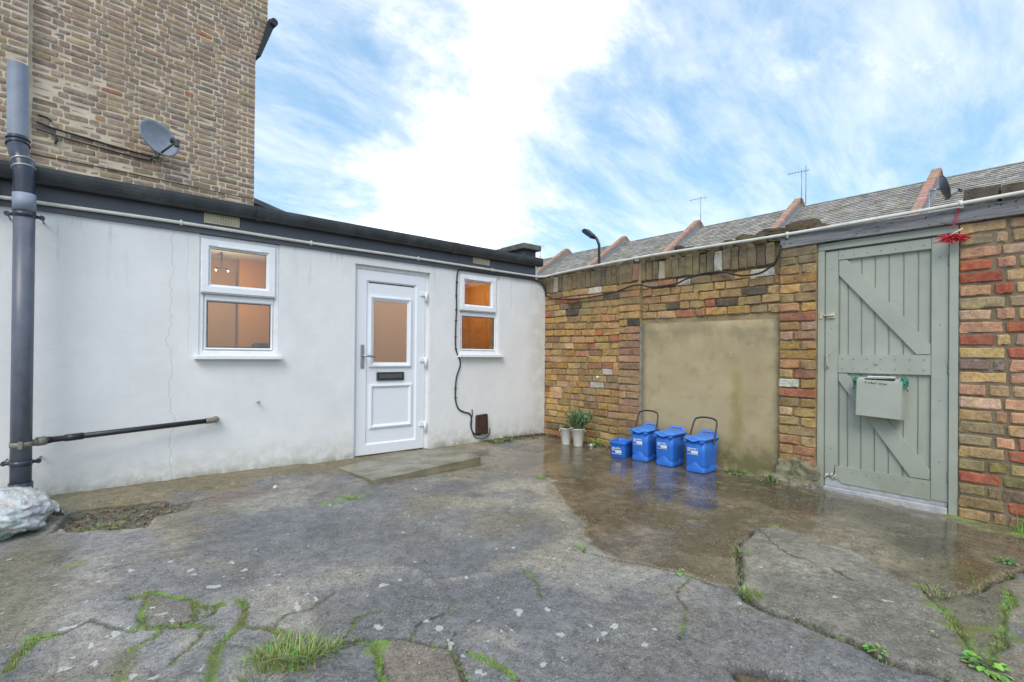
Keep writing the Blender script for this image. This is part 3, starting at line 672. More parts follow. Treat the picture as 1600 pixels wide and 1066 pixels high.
ck = g.math('ADD', px_, g.math('MULTIPLY', g.math('SUBTRACT', g.noise(g.comb(0., 0., pz_), 3.0, 5, .6), .5), .30))
c = g.mix(g.math('MULTIPLY', g.ramp(g.math('ABSOLUTE', g.math('ADD', ck, 4.22)), .0015, .006, 1, 0), .45), c, (.45, .44, .42))
ck2 = g.math('ADD', px_, g.math('MULTIPLY', g.math('SUBTRACT', g.noise(g.comb(3., 0., pz_), 2.0, 5, .6), .5), .10))
c = g.mix(g.math('MULTIPLY', g.ramp(g.math('ABSOLUTE', g.math('ADD', ck2, 4.105)), .001, .004, 1, 0), g.math('MULTIPLY', .30, g.ramp(pz_, 1.0, 1.1))), c, (.4, .4, .4))
g.l.new(c, bs.inputs['Base Color']); bs.inputs['Roughness'].default_value = .82; bs.inputs['Specular IOR Level'].default_value = .3
bump(g, bs, g.math('ADD', g.math('MULTIPLY', g.noise(P, 38, 5, .6), .7), g.math('MULTIPLY', g.noise(P, 6, 5, .6), 1.6)), .13, .02)
m_upvc = plain('white_plastic', (.80, .815, .84), .28, .03, 6)
m_upvc_door, g, bs = material('door_plastic')
P = g.node('ShaderNodeTexCoord').outputs['Object']; qx, qy, qz = g.sep(P)
n = g.noise(g.comb(g.math('MULTIPLY', qx, 60.), qy, g.math('MULTIPLY', qz, 3.)), 1., 5, .6)
g.l.new(g.mix(n, (.74, .77, .82), (.79, .815, .86)), bs.inputs['Base Color']); bs.inputs['Roughness'].default_value = .34
bump(g, bs, n, .12, .004)
m_fasc = plain('slate_grey_paint', (.088, .096, .120), .5, .16, 4, .1, stain=(.09, .10, .115))
m_gutt = plain('gutter_black', (.040, .047, .053), .42, .25, 7, stain=(.10, .11, .105), stain_k=.6)
m_gask = plain('gasket', (.08, .085, .09), .6, .1)
def glass_mat(name, tint=(1, 1, 1)):
    m = bpy.data.materials.new(name); m.use_nodes = True; g = NT(m.node_tree); g.n.clear()
    o = g.node('ShaderNodeOutputMaterial'); t = g.node('ShaderNodeBsdfTransparent'); t.inputs[0].default_value = (*tint, 1)
    gl = g.node('ShaderNodeBsdfGlossy'); gl.inputs['Roughness'].default_value = .02; gl.inputs[0].default_value = (.95, .97, 1, 1)
    fr = g.node('ShaderNodeFresnel'); fr.inputs[0].default_value = 1.52
    mx = g.node('ShaderNodeMixShader'); g.l.new(g.math('MULTIPLY_ADD', fr.outputs[0], 1.7, .04, clamp=True), mx.inputs[0]); g.l.new(t.outputs[0], mx.inputs[1]); g.l.new(gl.outputs[0], mx.inputs[2]); g.l.new(mx.outputs[0], o.inputs[0])
    return m
m_glass = glass_mat('window_glass', (.93, .93, .92))
m_frost = bpy.data.materials.new('frosted_glass'); m_frost.use_nodes = True; g = NT(m_frost.node_tree); g.n.clear()
o = g.node('ShaderNodeOutputMaterial'); a = g.node('ShaderNodeBsdfTranslucent'); a.inputs[0].default_value = (.85, .80, .74, 1); b = g.node('ShaderNodeBsdfPrincipled')
b.inputs['Base Color'].default_value = (.30, .27, .24, 1); b.inputs['Roughness'].default_value = .3
P = g.node('ShaderNodeTexCoord').outputs['Object']; bump(g, b, g.voro(P, 170), .25, .004)
mx = g.node('ShaderNodeMixShader'); mx.inputs[0].default_value = .5; g.l.new(a.outputs[0], mx.inputs[1]); g.l.new(b.outputs[0], mx.inputs[2]); g.l.new(mx.outputs[0], o.inputs[0])

ext = thing('extension_building', 'low white rendered extension with dark fascia, door and two windows', 'building', (0, 0, 0))
X0 = -7.2; ZF = 2.05
bm = BM()
def wseg(x0, x1, z0, z1): box(bm, x0, x1, 0, .20, z0, z1)
W1 = (-4.03, -3.40, 1.03); W2 = (-1.412, -.80, 1.06); DR = (-2.675, -1.80, -.05, 1.97)
zl = -.06
wseg(X0, W1[0], zl, ZF); wseg(W1[0], W1[1], zl, W1[2]); wseg(W1[1], DR[0], zl, ZF); wseg(DR[0], DR[1], DR[3], ZF)
wseg(DR[1], W2[0], zl, ZF); wseg(W2[0], W2[1], zl, W2[2]); wseg(W2[1], -.21, zl, ZF)
arc = [(-.21, zl), (-.001, zl)]+[(-.001-.16*(1-math.cos(t)), 1.88+.165*math.sin(t)) for t in [i*PI/2/8 for i in range(9)]]+[(-.21, 2.047)]
prism(bm, arc, lambda x, z: (x, 0, z), lambda x, z: (x, .2, z))
wall = obj('wall', fix(bm), m_wr, ext)
bm = BM(); box(bm, X0, -.21, -.022, .20, ZF, 2.30); 
fas = obj('fascia', fix(bm), m_fasc, ext)
bm = BM(); box(bm, -.207, -.165, -.01, .18, ZF+.001, 2.20); obj('fascia_end', bm, m_upvc, ext)
# half-round gutter with joints
bm = BM(); sec = [(-.080+.062*math.cos(PI+t)*1.0, 2.325+.105*math.sin(PI+t)) for t in [i*PI/12 for i in range(13)]]
sec2 = [(y*1, z) for y, z in sec]
inner = [(-.080+.056*math.cos(PI+t), 2.325+.098*math.sin(PI+t)) for t in [i*PI/12 for i in range(12, -1, -1)]]
prism(bm, sec+inner, lambda y, z: (X0, y-.006, z), lambda y, z: (-.19, y-.006, z))
gut = obj('gutter', fix(bm), m_gutt, ext)
for xj in (-5.6, -3.60, -1.55):
    bm = BM(); o1 = [(-.086+.070*math.cos(PI+t), 2.325+.113*math.sin(PI+t)) for t in [i*PI/12 for i in range(13)]]; i1 = [(-.086+.064*math.cos(PI+t), 2.325+.107*math.sin(PI+t)) for t in [i*PI/12 for i in range(12, -1, -1)]]
    prism(bm, o1+i1, lambda y, z: (xj-.03, y, z), lambda y, z: (xj+.03, y, z)); obj('gutter_joint', fix(bm), m_gutt, gut)
bm = BM(); box(bm, -.192, -.186, -.145, -.022, 2.222, 2.326); obj('gutter_end', bm, m_gutt, gut)
bm = BM(); prism(bm, [(-.02, 2.302), (3.0, 2.62), (3.0, 2.68), (-.06, 2.345)], lambda y, z: (X0, y, z), lambda y, z: (-.2, y, z)); obj('roof', fix(bm), m_slate, ext)
# air vents
m_vent = plain('cream_plastic', (.62, .57, .41), .5, .08, 10)
for x0, x1, z0, z1 in ((-4.005, -3.738, 2.142, 2.226), (-1.235, -.985, 2.150, 2.222)):
    bm = BM(); mitre(bm, x0, x1, z0, z1, [(0, -.022), (0, -.034), (.008, -.034), (.012, -.028)], True)
    n = 11
    for i in range(n):
        xa = x0+.016+(x1-x0-.032)*i/n; box(bm, xa, xa+.012, -.036, -.028, z0+.014, z1-.014)
    obj('air_vent', fix(bm), m_vent, fas)
# windows
def window(x0, x1, z0, sash, gU, gL, ztop=2.046):
    t = obj('window', (lambda b: (mitre(b, x0, x1, z0, ztop, [(0, .06), (0, .012), (.028, .012), (.034, .02), (.050, .030), (.050, .055)]), fix(b))[1])(BM()), m_upvc, ext)
    zt = sash[2]
    bm = BM(); box(bm, x0+.045, x1-.045, .014, .055, zt-.056, zt-.004, .004); obj('transom', fix(bm), m_upvc, t)
    bm = BM(); mitre(bm, sash[0], sash[1], sash[2], sash[3], [(0, .010), (0, -.006), (.006, -.012), (.052, -.012), (.070, .008), (.074, .008), (.074, .026)]); obj('sash', fix(bm), m_upvc, t)
    bm = BM(); box(bm, sash[0]+.002, sash[1]-.002, -.011, .008, sash[2]-.012, sash[2]-.0005, .003); obj('drip_bar', fix(bm), m_gask_l, t)
    bm = BM(); box(bm, gU[0]+.05, gU[1]-.05, -.02, -.010, gU[3]+.014, gU[3]+.030, .003); obj('trickle_vent', fix(bm), m_upvc, t)
    bm = BM(); mitre(bm, x0+.044, x1-.044, z0+.048, zt-.052, [(0, .016), (.006, .013), (.018, .028), (.022, .028), (.022, .05)]); obj('glazing_bead', fix(bm), m_upvc, t)
    for q in (gU, gL):
        bm = BM(); mitre(bm, q[0]-.006, q[1]+.006, q[2]-.006, q[3]+.006, [(0, .026), (.009, .026)]); obj('gasket', bm, m_gask, t)
        bm = BM(); v = [bm.verts.new(p) for p in ((q[0], .028, q[2]), (q[1], .028, q[2]), (q[1], .028, q[3]), (q[0], .028, q[3]))]; bm.faces.new(v); obj('pane', bm, m_glass, t)
    return t
m_gask_l = plain('grey_seal', (.30, .32, .35), .5, .1)
wa = window(-4.028, -3.402, 1.03, (-4.018, -3.434, 1.560, 2.012), (-3.944, -3.508, 1.634, 1.938), (-3.962, -3.468, 1.100, 1.486))
wb = window(-1.410, -.802, 1.06, (-1.398, -.862, 1.582, 2.010), (-1.324, -.936, 1.656, 1.936), (-1.344, -.868, 1.130, 1.508))
for t, x0, x1, z1 in ((wa, -4.062, -3.378, 1.03), (wb, -1.430, -.760, 1.06)):
    bm = BM(); box(bm, x0, x1, -.062, .05, z1-.036, z1-.002, .006); obj('sill', fix(bm), m_upvc, t)
# door
door = obj('door', (lambda b: (mitre(b, DR[0], DR[1], -.10, DR[3], [(0, .12), (0, .050), (.034, .050), (.040, .056), (.040, .09)]), fix(b))[1])(BM()), m_upvc, ext)
bm = BM(); L0, L1, D0, D1 = -2.640, -1.842, .002, 1.925
mitre(bm, L0, L1, D0, D1, [(0, .08), (0, .044), (.006, .038), (.104, .038), (.120, .052), (.135, .052)])
mitre(bm, L0+.135, L1-.135, D0+.135, D1-.115, [(0, .052), (.016, .052)])
bm.verts.ensure_lookup_table()
gx0, gx1, gz0, gz1 = -2.452, -2.058, .962, 1.614
xs = [L0+.12, gx0, gx1, L1-.12]; zs = [D0+.12, gz0, gz1, D1-.12]
for i in range(3):
    for j in range(3):
        if (i, j) != (1, 1):
            v = [bm.verts.new(p) for p in ((xs[i], .0522, zs[j]), (xs[i+1], .0522, zs[j]), (xs[i+1], .0522, zs[j+1]), (xs[i], .0522, zs[j+1]))]; bm.faces.new(v)
obj('door_leaf', fix(bm), m_upvc_door, door)
bm = BM(); mitre(bm, gx0-.05, gx1+.05, gz0-.05, gz1+.05, [(0, .052), (.004, .034), (.016, .030), (.030, .036), (.038, .044), (.052, .050), (.052, .06)]); obj('glazing_bead', fix(bm), m_upvc_door, door)
bm = BM(); v = [bm.verts.new(p) for p in ((gx0, .056, gz0), (gx1, .056, gz0), (gx1, .056, gz1), (gx0, .056, gz1))]; bm.faces.new(v); obj('pane', bm, m_frost, door)
bm = BM(); mitre(bm, -2.492, -1.995, .268, .735, [(0, .0522), (.004, .038), (.020, .034), (.034, .044), (.044, .0515)]); obj('panel_moulding', fix(bm), m_upvc_door, door)
m_chrome = plain('satin_metal', (.42, .43, .44), .32, .1, 20, metal=.9)
m_lb = plain('dark_metal', (.07, .075, .075), .4, .2, 20, metal=.4)
bm = BM(); mitre(bm, -2.412, -2.098, .772, .862, [(0, .052), (0, .036), (.006, .032), (.014, .032), (.018, .040)], True); lp = obj('letter_plate', fix(bm), m_lb, door)
bm = BM(); box(bm, -2.392, -2.118, .028, .039, .792, .842, .004); obj('flap', fix(bm), plain('grey_flap', (.13, .135, .13), .4, .1, 9, metal=.5), lp)
bm = BM(); box(bm, -2.598, -2.562, .026, .038, .905, 1.150, .006); hd = obj('handle', fix(bm), m_chrome, door)
bm = BM(); tube(bm, smooth_path([(-2.580, .03, 1.035), (-2.580, -.015, 1.035), (-2.56, -.030, 1.034), (-2.52, -.032, 1.030), (-2.465, -.026, 1.022)], 4), .012, 10, radii=None); obj('lever', bm, m_chrome, hd)
bm = BM(); tube(bm, [(-2.580, .028, .945), (-2.580, .018, .945)], .012, 12); obj('lock_cylinder', bm, m_chrome, hd)
for z in (1.70, .965, .245):
    bm = BM(); tube(bm, [(-1.838, .022, z-.055), (-1.838, .022, z+.055)], .014, 10); box(bm, -1.905, -1.838, .020, .036, z+.005, z+.05, .005); box(bm, -1.836, -1.812, .026, .048, z-.055, z+.03, .004); obj('hinge', fix(bm), m_upvc, door)
bm = BM(); box(bm, -2.690, -1.785, -.062, .07, -.055, -.020, .008); obj('threshold', fix(bm), m_upvc, door)
# interior seen through the panes: warm plastered rooms with a lit ceiling lamp
m_in = plain('warm_plaster', (.53, .33, .17), .9, .04, 3)
m_or = plain('orange_paint', (.62, .31, .09), .8, .05, 3)
m_ceil = plain('ceiling_white', (.6, .58, .55), .9, .03, 3)
bm = BM(); box(bm, -5.2, -3.364, 1.95, 2.05, -.1, 2.18); box(bm, -5.3, -5.2, .201, 2.05, -.1, 2.18); obj('room_wall', fix(bm), m_in, ext)
bm = BM(); box(bm, -3.36, -2.80, 1.80, 1.90, -.1, 2.18); box(bm, -2.80, -2.72, .201, 1.90, -.1, 2.18); box(bm, -1.72, -1.62, .201, 1.90, -.1, 2.18); box(bm, -1.62, -.22, 1.3, 1.4, -.1, 2.18); box(bm, -.32, -.22, .201, 1.3, -.1, 2.18); obj('room_wall', fix(bm), m_or, ext)
bm = BM(); box(bm, -2.72, -1.72, 1.5, 1.6, -.1, 2.18); obj('hall_wall', fix(bm), m_in, ext)
bm = BM(); box(bm, -5.3, -.22, .201, 2.05, 2.181, 2.26); obj('ceiling', fix(bm), m_ceil, ext)
bm = BM(); box(bm, -5.3, -.22, .201, 2.05, -.15, -.101); obj('room_floor', fix(bm), m_in, ext)
bm = BM(); box(bm, -3.25, -2.9, 1.55, 1.70, .85, 1.17, .04); obj('chair_back', fix(bm), m_black, ext)
bm = BM(); box(bm, -4.0, -3.72, 1.93, 1.949, 1.9, 2.12); obj('wall_panel', fix(bm), m_or, ext)
m_bulb = bpy.data.materials.new('bulb_glow'); m_bulb.use_nodes = True; g = NT(m_bulb.node_tree); b = g.n['Principled BSDF']; b.inputs['Emission Color'].default_value = (1, .82, .6, 1); b.inputs['Emission Strength'].default_value = 25
lamps = thing('ceiling_lamp', 'small lit two bulb lamp seen through the left window', 'lamp', (-3.60, 1.5, 1.98))
bm = BM(); tube(bm, [(-3.6, 1.5, 2.18), (-3.6, 1.5, 2.0)], .008, 6); tube(bm, [(-3.66, 1.5, 2.0), (-3.54, 1.5, 2.0)], .008, 6); obj('stem', bm, m_dark, lamps)
for sx in (-.06, .06):
    bm = BM(); bmesh.ops.create_uvsphere(bm, u_segments=10, v_segments=6, radius=.006, matrix=Matrix.Translation((-3.6+sx, 1.48, 1.972))); obj('bulb', bm, m_bulb, lamps)
def lamp(x, y, z, e, r_=.03):
    l = bpy.data.lights.new('room_fill_light', 'POINT'); l.energy = e; l.color = (1, .80, .52); l.shadow_soft_size = r_
    o = link(bpy.data.objects.new('room_fill_light', l)); o.location = (x, y, z)
lamp(-3.6, 1.2, 1.75, 6.5); lamp(-2.2, .9, 2.05, 6); lamp(-1.0, .9, 2.05, 5.0)  # only the left room has bulbs; hall and right room lights are added

# ------------------------------------------------------------------ parapet at the end of the roof
m_conc = plain('mossy_concrete', (.13, .125, .105), .9, .3, 9, .6, stain=(.20, .20, .13))
m_par = plain('dark_render', (.085, .09, .10), .85, .25, 6, .5, stain=(.15, .15, .12))
par = thing('parapet_wall', 'short dark parapet with mossy coping at the roof end', 'wall', (-.1, .2, 2.3))
bm = BM(); box(bm, -.22, .02, .22, 2.6, 2.0, 2.50, .01); obj('wall', fix(bm), m_par, par)
bm = BM()
for i in range(5):
    box(bm, -.27, .06, .15+i*.5, .645+i*.5, 2.50, 2.578-.006*(i % 2), .012)
obj('coping', fix(bm), m_conc, par)
# ------------------------------------------------------------------ soil pipe and pipes on the white wall
m_pipe = plain('grey_pipe', (.115, .125, .160), .38, .14, 7, .06, stain=(.085, .09, .10), stain_k=.5)
m_pipe_up = plain('faded_grey_pipe', (.25, .285, .36), .5, .12, 6, .05, stain=(.32, .34, .38), stain_k=.5)
m_pipe_bl = plain('dark_blue_fitting', (.035, .042, .062), .30, .2, 9)
m_olive = plain('olive_plastic', (.21, .20, .155), .5, .1, 12)
sp = thing('soil_pipe', 'thick grey soil pipe standing in front of the white wall with bent top', 'pipe', (-5.085, -.10, 0))
PX, PY = -5.070, -.215
bm = BM(); tube(bm, [(PX, PY, .10), (PX, PY, 2.02)], .055, 28); obj('pipe', bm, m_pipe, sp)
bm = BM(); tube(bm, [(PX, PY, 1.99), (PX-.002, PY, 2.105)], .060, 28); obj('coupling', bm, m_pipe_up, sp)
bm = BM(); P = smooth_path([(PX-.003, PY, 2.09), (PX-.004, PY, 2.20), (PX-.008, PY+.006, 2.28), (PX-.022, PY+.035, 2.35), (PX-.038, PY+.09, 2.41), (PX-.045, PY+.122, 2.46), (PX-.046, PY+.13, 2.52)], 5)
tube(bm, P, .056, 28); obj('bend', bm, m_pipe_bl, sp)
for pz, a in ((.36, 0), (.46, 0), (.84, 1), (.95, 1)):
    i = int(pz*(len(P)-1)); dr = (P[min(i+1, len(P)-1)]-P[i-1]).normalized(); bm = BM(); tube(bm, [P[i]-dr*.007, P[i], P[i]+dr*.007], .062, 28, radii=[.058, .0655, .058]); obj('seal_ring', bm, m_galv if not a else m_pipe_bl, sp)
UPX, UPY = PX-.047, PY+.13
bm = BM(); rg = tube(bm, [(UPX, UPY, 2.49), (UPX-.004, UPY, 3.015)], .055, 28, cap=False); tube(bm, [(UPX-.004, UPY, 3.015), (UPX, UPY, 2.50)], .050, 28, cap=False)
obj('vent_pipe', fix(bm), m_pipe_up, sp)
def bracket(z):
    b = BM(); tube(b, [(PX, PY, z-.017), (PX, PY, z+.017)], .0585, 28)
    for s in (-1, 1):
        tube(b, [(PX+s*.052, PY+.02, z), (PX+s*.085, PY+.03, z)], .012, 8); tube(b, [(PX+s*.085, PY+.045, z), (PX+s*.085, PY+.018, z)], .016, 10); tube(b, [(PX+s*.085, -.002, z), (PX+s*.085, PY+.03, z)], .006, 6)
    obj('bracket', b, m_pipe_bl, sp)
bracket(1.965); bracket(.30)
bm = BM(); tube(bm, [(PX, PY, -.02), (PX, PY, .17)], .0625, 28); tube(bm, [(PX, PY-.02, .02), (PX+.01, PY-.075, .04)], .060, 24); obj('inspection_socket', bm, m_pipe_bl, sp)
bm = BM(); tube(bm, [(PX, PY-.088, .045), (PX, PY-.094, .045)], .050, 24); obj('inspection_cap', bm, m_pipe_bl, sp)
bm = BM(); tube(bm, [(PX, PY, .408), (PX, PY, .442)], .0590, 28); box(bm, PX-.012, PX+.012, PY-.075, PY-.055, .400, .450, .003); tube(bm, [(PX+.04, PY+.01, .425), (PX+.10, PY+.035, .432)], .027, 14, radii=[.02, .028]); tube(bm, [(PX+.075, PY+.02, .432), (PX+.118, PY+.038, .434)], .031, 16); obj('boss_strap', bm, m_olive, sp)
wp = thing('waste_pipe', 'thin black waste pipe running along the white wall into grey pipe', 'pipe', (-4.45, -.06, .45))
A = Vector((PX+.116, PY+.040, .434)); B_ = Vector((-3.95, -.062, .482))
bm = BM(); tube(bm, [A, B_], .0205, 14); obj('pipe', bm, m_black, wp)
u_ = (B_-A).normalized()
for a, b, r_ in ((.10, .20, .0245), (.0, .03, .024)):
    bm = BM(); tube(bm, [A+u_*a, A+u_*b], r_, 14); obj('coupling', bm, m_black, wp)
bm = BM(); tube(bm, smooth_path([B_-u_*.03, B_+u_*.02, B_+Vector((.045, .02, .004)), B_+Vector((.055, .075, .004))], 5), .025, 14); obj('elbow', bm, m_olive, wp)

# conduit along both walls
m_cond = plain('off_white_plastic', (.66, .655, .60), .45, .10, 9, stain=(.45, .43, .36))
cp = thing('conduit', 'long thin off white pipe crossing dark fascia and brick wall', 'pipe', (-2.5, -.04, 2.1))
pts = [(-7, -.041, 2.09), (-5.2, -.041, 2.098), (-4.166, -.041, 2.108), (-3.129, -.041, 2.100), (-1.978, -.041, 2.104), (-.9, -.041, 2.098), (-.28, -.041, 2.098), (-.16, -.05, 2.10), (-.075, -.085, 2.112), (-.052, -.2, 2.125), (-.052, -.7, 2.142), (-.052, -1.56, 2.157), (-.052, -2.3, 2.149), (-.052, -3.06, 2.138), (-.07, -3.9, 2.139), (-.07, -4.56, 2.150), (-.07, -5.6, 2.16)]
bm = BM(); tube(bm, smooth_path(pts, 8), .0135, 12); obj('pipe', bm, m_cond, cp)
def clip(x, y, z):
    b = BM()
    if y > -.06: tube(b, [(x-.010, y, z), (x+.010, y, z)], .0185, 12); box(b, x-.008, x+.008, y, -.0225, z-.020, z+.024)
    else: tube(b, [(x, y-.010, z), (x, y+.010, z)], .0185, 12); box(b, x, x+.045, y-.008, y+.008, z-.03, z+.022)
    obj('clip', b, m_cond, cp)
for q in ((-4.166, -.041, 2.108), (-3.129, -.041, 2.100), (-1.978, -.041, 2.104), (-.95, -.041, 2.098), (-.052, -1.50, 2.156), (-.07, -4.25, 2.144), (-.055, -3.1, 2.138)): clip(*q)
bm = BM(); box(bm, -5.40, -5.215, -.075, -.0225, 2.045, 2.215, .006)
tag(obj('junction_box', bm, m_cond), 'pale square junction box at fascia end behind the grey pipe', 'box')

# cables on the white wall and on the brick wall
def cable(pts, r_, label, mat=None, group=None, n=8):
    bm = BM(); tube(bm, smooth_path(pts, n), r_, 7); return tag(obj('cable', bm, mat or m_cable), label, 'cable', group)
y_ = -.012
kb = cable([(-.60, -.03, 2.062), (-1.0, -.03, 2.060), (-1.38, -.030, 2.058), (-1.440, y_, 2.02), (-1.456, y_, 1.80), (-1.452, y_, 1.60), (-1.462, y_, 1.33), (-1.455, y_, 1.12), (-1.40, y_, 1.0), (-1.395, y_, .92), (-1.44, y_, .80), (-1.456, y_, .66), (-1.452, y_, .52), (-1.41, y_, .42), (-1.33, y_, .375), (-1.25, y_, .35), (-1.222, y_, .28), (-1.225, y_, .18), (-1.18, y_, .105), (-1.10, y_, .085), (-1.055, y_, .115)], .0085, 'black cable hanging down the white wall beside the small window')
for z, x in ((1.9, -1.449), (1.74, -1.455), (1.58, -1.453), (1.45, -1.457), (1.26, -1.461), (1.12, -1.455), (.66, -1.456), (.55, -1.453)):
    bm = BM(); box(bm, x-.012, x+.012, -.024, -.0005, z-.006, z+.006, .002); obj('clip', bm, m_cable, kb)
cable([(-1.216, y_, .40), (-1.214, y_, .33), (-1.236, y_, .22), (-1.19, y_, .09), (-1.12, -.02, .045), (-1.03, -.03, .04), (-.955, -.02, .09), (-.945, y_, .15)], .006, 'thin grey cable looping under the brown box on white wall', m_cable_g)
cable([(-.60, -.035, 2.058), (-.35, -.03, 2.06), (-.20, -.025, 2.05), (-.10, -.022, 2.02), (-.03, -.022, 1.95), (-.018, -.022, 1.88)], .011, 'black cable curling over the rounded end of white wall')
cable([(-.02, -.02, 1.87), (-.022, -.1, 1.84), (-.022, -.21, 1.80), (-.024, -.56, 1.775), (-.025, -.8, 1.775), (-.026, -1.167, 1.80), (-.046, -1.42, 1.845), (-.046, -1.56, 1.85), (-.02, -1.70, 1.815), (-.018, -1.97, 1.82), (-.02, -2.1, 1.855), (-.02, -2.293, 1.892), (-.02, -2.49, 1.885), (-.02, -2.68, 1.828), (-.02, -2.86, 1.832), (-.03, -2.98, 1.90), (-.05, -3.03, 1.97), (-.055, -3.05, 2.05)], .0095, 'black cable drooping along the brick wall below its soldier course')
m_brown = plain('brown_plastic', (.060, .032, .026), .45, .2, 8, stain=(.10, .06, .05))
bm = BM()
prism(bm, [(-1.165, .10), (-.985, .085), (-.995, .335), (-1.165, .325)], lambda x, z: (x+.012*(1 if x < -1.1 else -1), -.055, z+.004), lambda x, z: (x, -.001, z))
bmesh.ops.bevel(bm, geom=list(bm.edges), offset=.008, segments=2, affect='EDGES')
tag(obj('cable_cover', fix(bm), m_brown), 'small dark brown cover box low on the white wall', 'box')
bm = BM(); tube(bm, [(-3.572, .0, .612), (-3.572, -.05, .612)], .007, 8); tube(bm, [(-3.572, -.05, .612), (-3.572, -.056, .612)], .014, 10)
tag(obj('wall_bolt', bm, m_galv), 'short metal bolt sticking out of the white wall below window', 'bolt')

# ------------------------------------------------------------------ concrete step
m_step, g, bs = material('step_concrete')
P = g.node('ShaderNodeTexCoord').outputs['Object']
n = g.noise(P, 3, 6, .6, .3); c = g.mix(g.ramp(n, .35, .65), (.165, .145, .092), (.245, .220, .150))
c = g.mix(g.ramp(g.noise(P, 9, 6, .7), .5, .72, 0, .6), c, (.10, .085, .04)); c = g.mix(g.ramp(g.voro(P, 90), .05, .15, .5, 0), c, (.35, .33, .28))
g.l.new(c, bs.inputs['Base Color']); g.l.new(g.ramp(n, .3, .6, .55, .24), bs.inputs['Roughness']); bump(g, bs, g.noise(P, 60, 5, .65), .35, .006)
bm = BM(); q = [(-2.96, -.14), (-2.955, -.36), (-2.945, -1.06), (-1.825, -1.01), (-1.73, -.17), (-1.60, -.005), (-2.84, -.005)]
top = [.012, .008, .008, .030, .022, .0, -.045]
q3 = [bm.verts.new((x, y, t)) for (x, y), t in zip(q, [-.03, -.002, .022, .070, .026, -.010, -.03])]; ql = [bm.verts.new((x, y, -.12)) for x, y in q]
bm.faces.new(q3); n_ = len(q)
for k in range(n_): bm.faces.new((q3[k], ql[k], ql[(k+1) % n_], q3[(k+1) % n_]))
fix(bm); bmesh.ops.triangulate(bm, faces=[f for f in bm.faces if len(f.verts) > 4])
bmesh.ops.subdivide_edges(bm, edges=list(bm.edges), cuts=5, use_grid_fill=True)
for v in bm.verts: v.co += Vector((RB.uniform(-.003, .003), RB.uniform(-.004, .004), RB.uniform(-.002, .002)))
tag(obj('concrete_step', bm, m_step), 'wet sloping concrete step in front of the white door', 'step')

# ------------------------------------------------------------------ garden wall of old stock bricks
bframe = (lambda u, off, z: Vector((-off, -u, z)), -PI/2)     # u runs along -Y, off is proud of x=0
m_gm = plain('earthy_mortar', (.29, .225, .13), .95, .3, 7, .7, spec=.15, stain=(.16, .14, .075), bscale=55)
m_gb = brick_material('old_stock_brick', False, (.36, .29, .18), .5, (.21, .19, .09), .45, 1.0)
m_rend, g, bs = material('cement_render')
P = g.node('ShaderNodeTexCoord').outputs['Object']; qx, qy, qz = g.sep(P)
n = g.noise(P, 1.6, 7, .6, .5); n2 = g.noise(P, 7, 6, .65)
c = g.mix(g.ramp(n, .32, .68), (.40, .315, .185), (.47, .38, .235)); c = g.mix(g.ramp(n2, .5, .75, 0, .4), c, (.20, .17, .10))
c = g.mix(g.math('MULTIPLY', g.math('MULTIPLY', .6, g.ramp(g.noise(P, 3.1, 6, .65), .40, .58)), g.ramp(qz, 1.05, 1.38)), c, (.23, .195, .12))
c = g.mix(g.math('MULTIPLY', g.ramp(n2, .25, .6), g.ramp(qz, .36, .05, 0, .85)), c, (.145, .135, .055))
sy = g.math('ADD', qy, g.math('MULTIPLY', g.math('SUBTRACT', g.noise(P, 6, 4), .5), .10))
ms = g.math('MULTIPLY', g.ramp(g.math('ABSOLUTE', g.math('ADD', sy, 2.63)), .085, .0), g.math('MULTIPLY', g.ramp(qz, 1.02, .80), g.ramp(qz, .10, .35, .35, 1)))
c = g.mix(g.math('MULTIPLY', ms, .42), c, (.23, .21, .022))
e2 = g.math('MAXIMUM', g.ramp(qy, -2.93, -3.01), g.ramp(qy, -1.63, -1.56)); c = g.mix(g.math('MULTIPLY', e2, g.ramp(n2, .3, .6, .1, .5)), c, (.14, .13, .085))
c = g.mix(g.math('MULTIPLY', g.ramp(g.voro(P, 9), .035, .05, 1, 0), g.ramp(g.noise(P, 3.3, 3), .55, .62)), c, (.75, .73, .68))
g.l.new(c, bs.inputs['Base Color']); bs.inputs['Roughness'].default_value = .85; bs.inputs['Specular IOR Level'].default_value = .25
bump(g, bs, g.math('ADD', g.math('MULTIPLY', n2, 1.2), g.math('MULTIPLY', g.noise(P, 55, 5, .65), .5)), .35, .012)
gw = thing('brick_wall', 'old ochre brick garden wall with a rendered panel and soldier course', 'wall', (.1, -1.6, 0))
UP0, UP1, UQ0, UQ1 = 1.250, 1.535, 3.030, 3.322           # the two piers
def bbox(bm, u0, u1, off, z0, z1, back=.24): box(bm, -off, back, -u1, -u0, z0, z1)
bm = BM(); bbox(bm, -.36, UP0, -.017, -.3, 2.10); bbox(bm, UP0, UP1, .004, -.3, 2.10); bbox(bm, UP1, UQ0, -.040, -.3, 2.10); bbox(bm, UQ0, UQ1, .014, -.3, 2.10)
core = obj('mortar_core', fix(bm), m_gm, gw)
bm = BM(); nx, nz = 40, 36; G = []
for i in range(nx+1):
    row = []
    for j in range(nz+1):
        u = UP1+.004+(UQ0-UP1-.008)*i/nx; z = -.12+(1.405-UP1*0+.12)*j/nz
        zt_ = z+(.018*(1-i/nx) if j == nz else 0)
        row.append(bm.verts.new((.012+.012*float(lattice(np.array(u), np.array(z), .35, 12))+.004*float(lattice(np.array(u), np.array(z), .08, 15)) if 0 < i < nx and j < nz else .036, -u, zt_)))
    G.append(row)
for i in range(nx):
    for j in range(nz): bm.faces.new((G[i][j], G[i+1][j], G[i+1][j+1], G[i][j+1])).smooth = True
obj('render_panel', fix(bm), m_rend, gw)
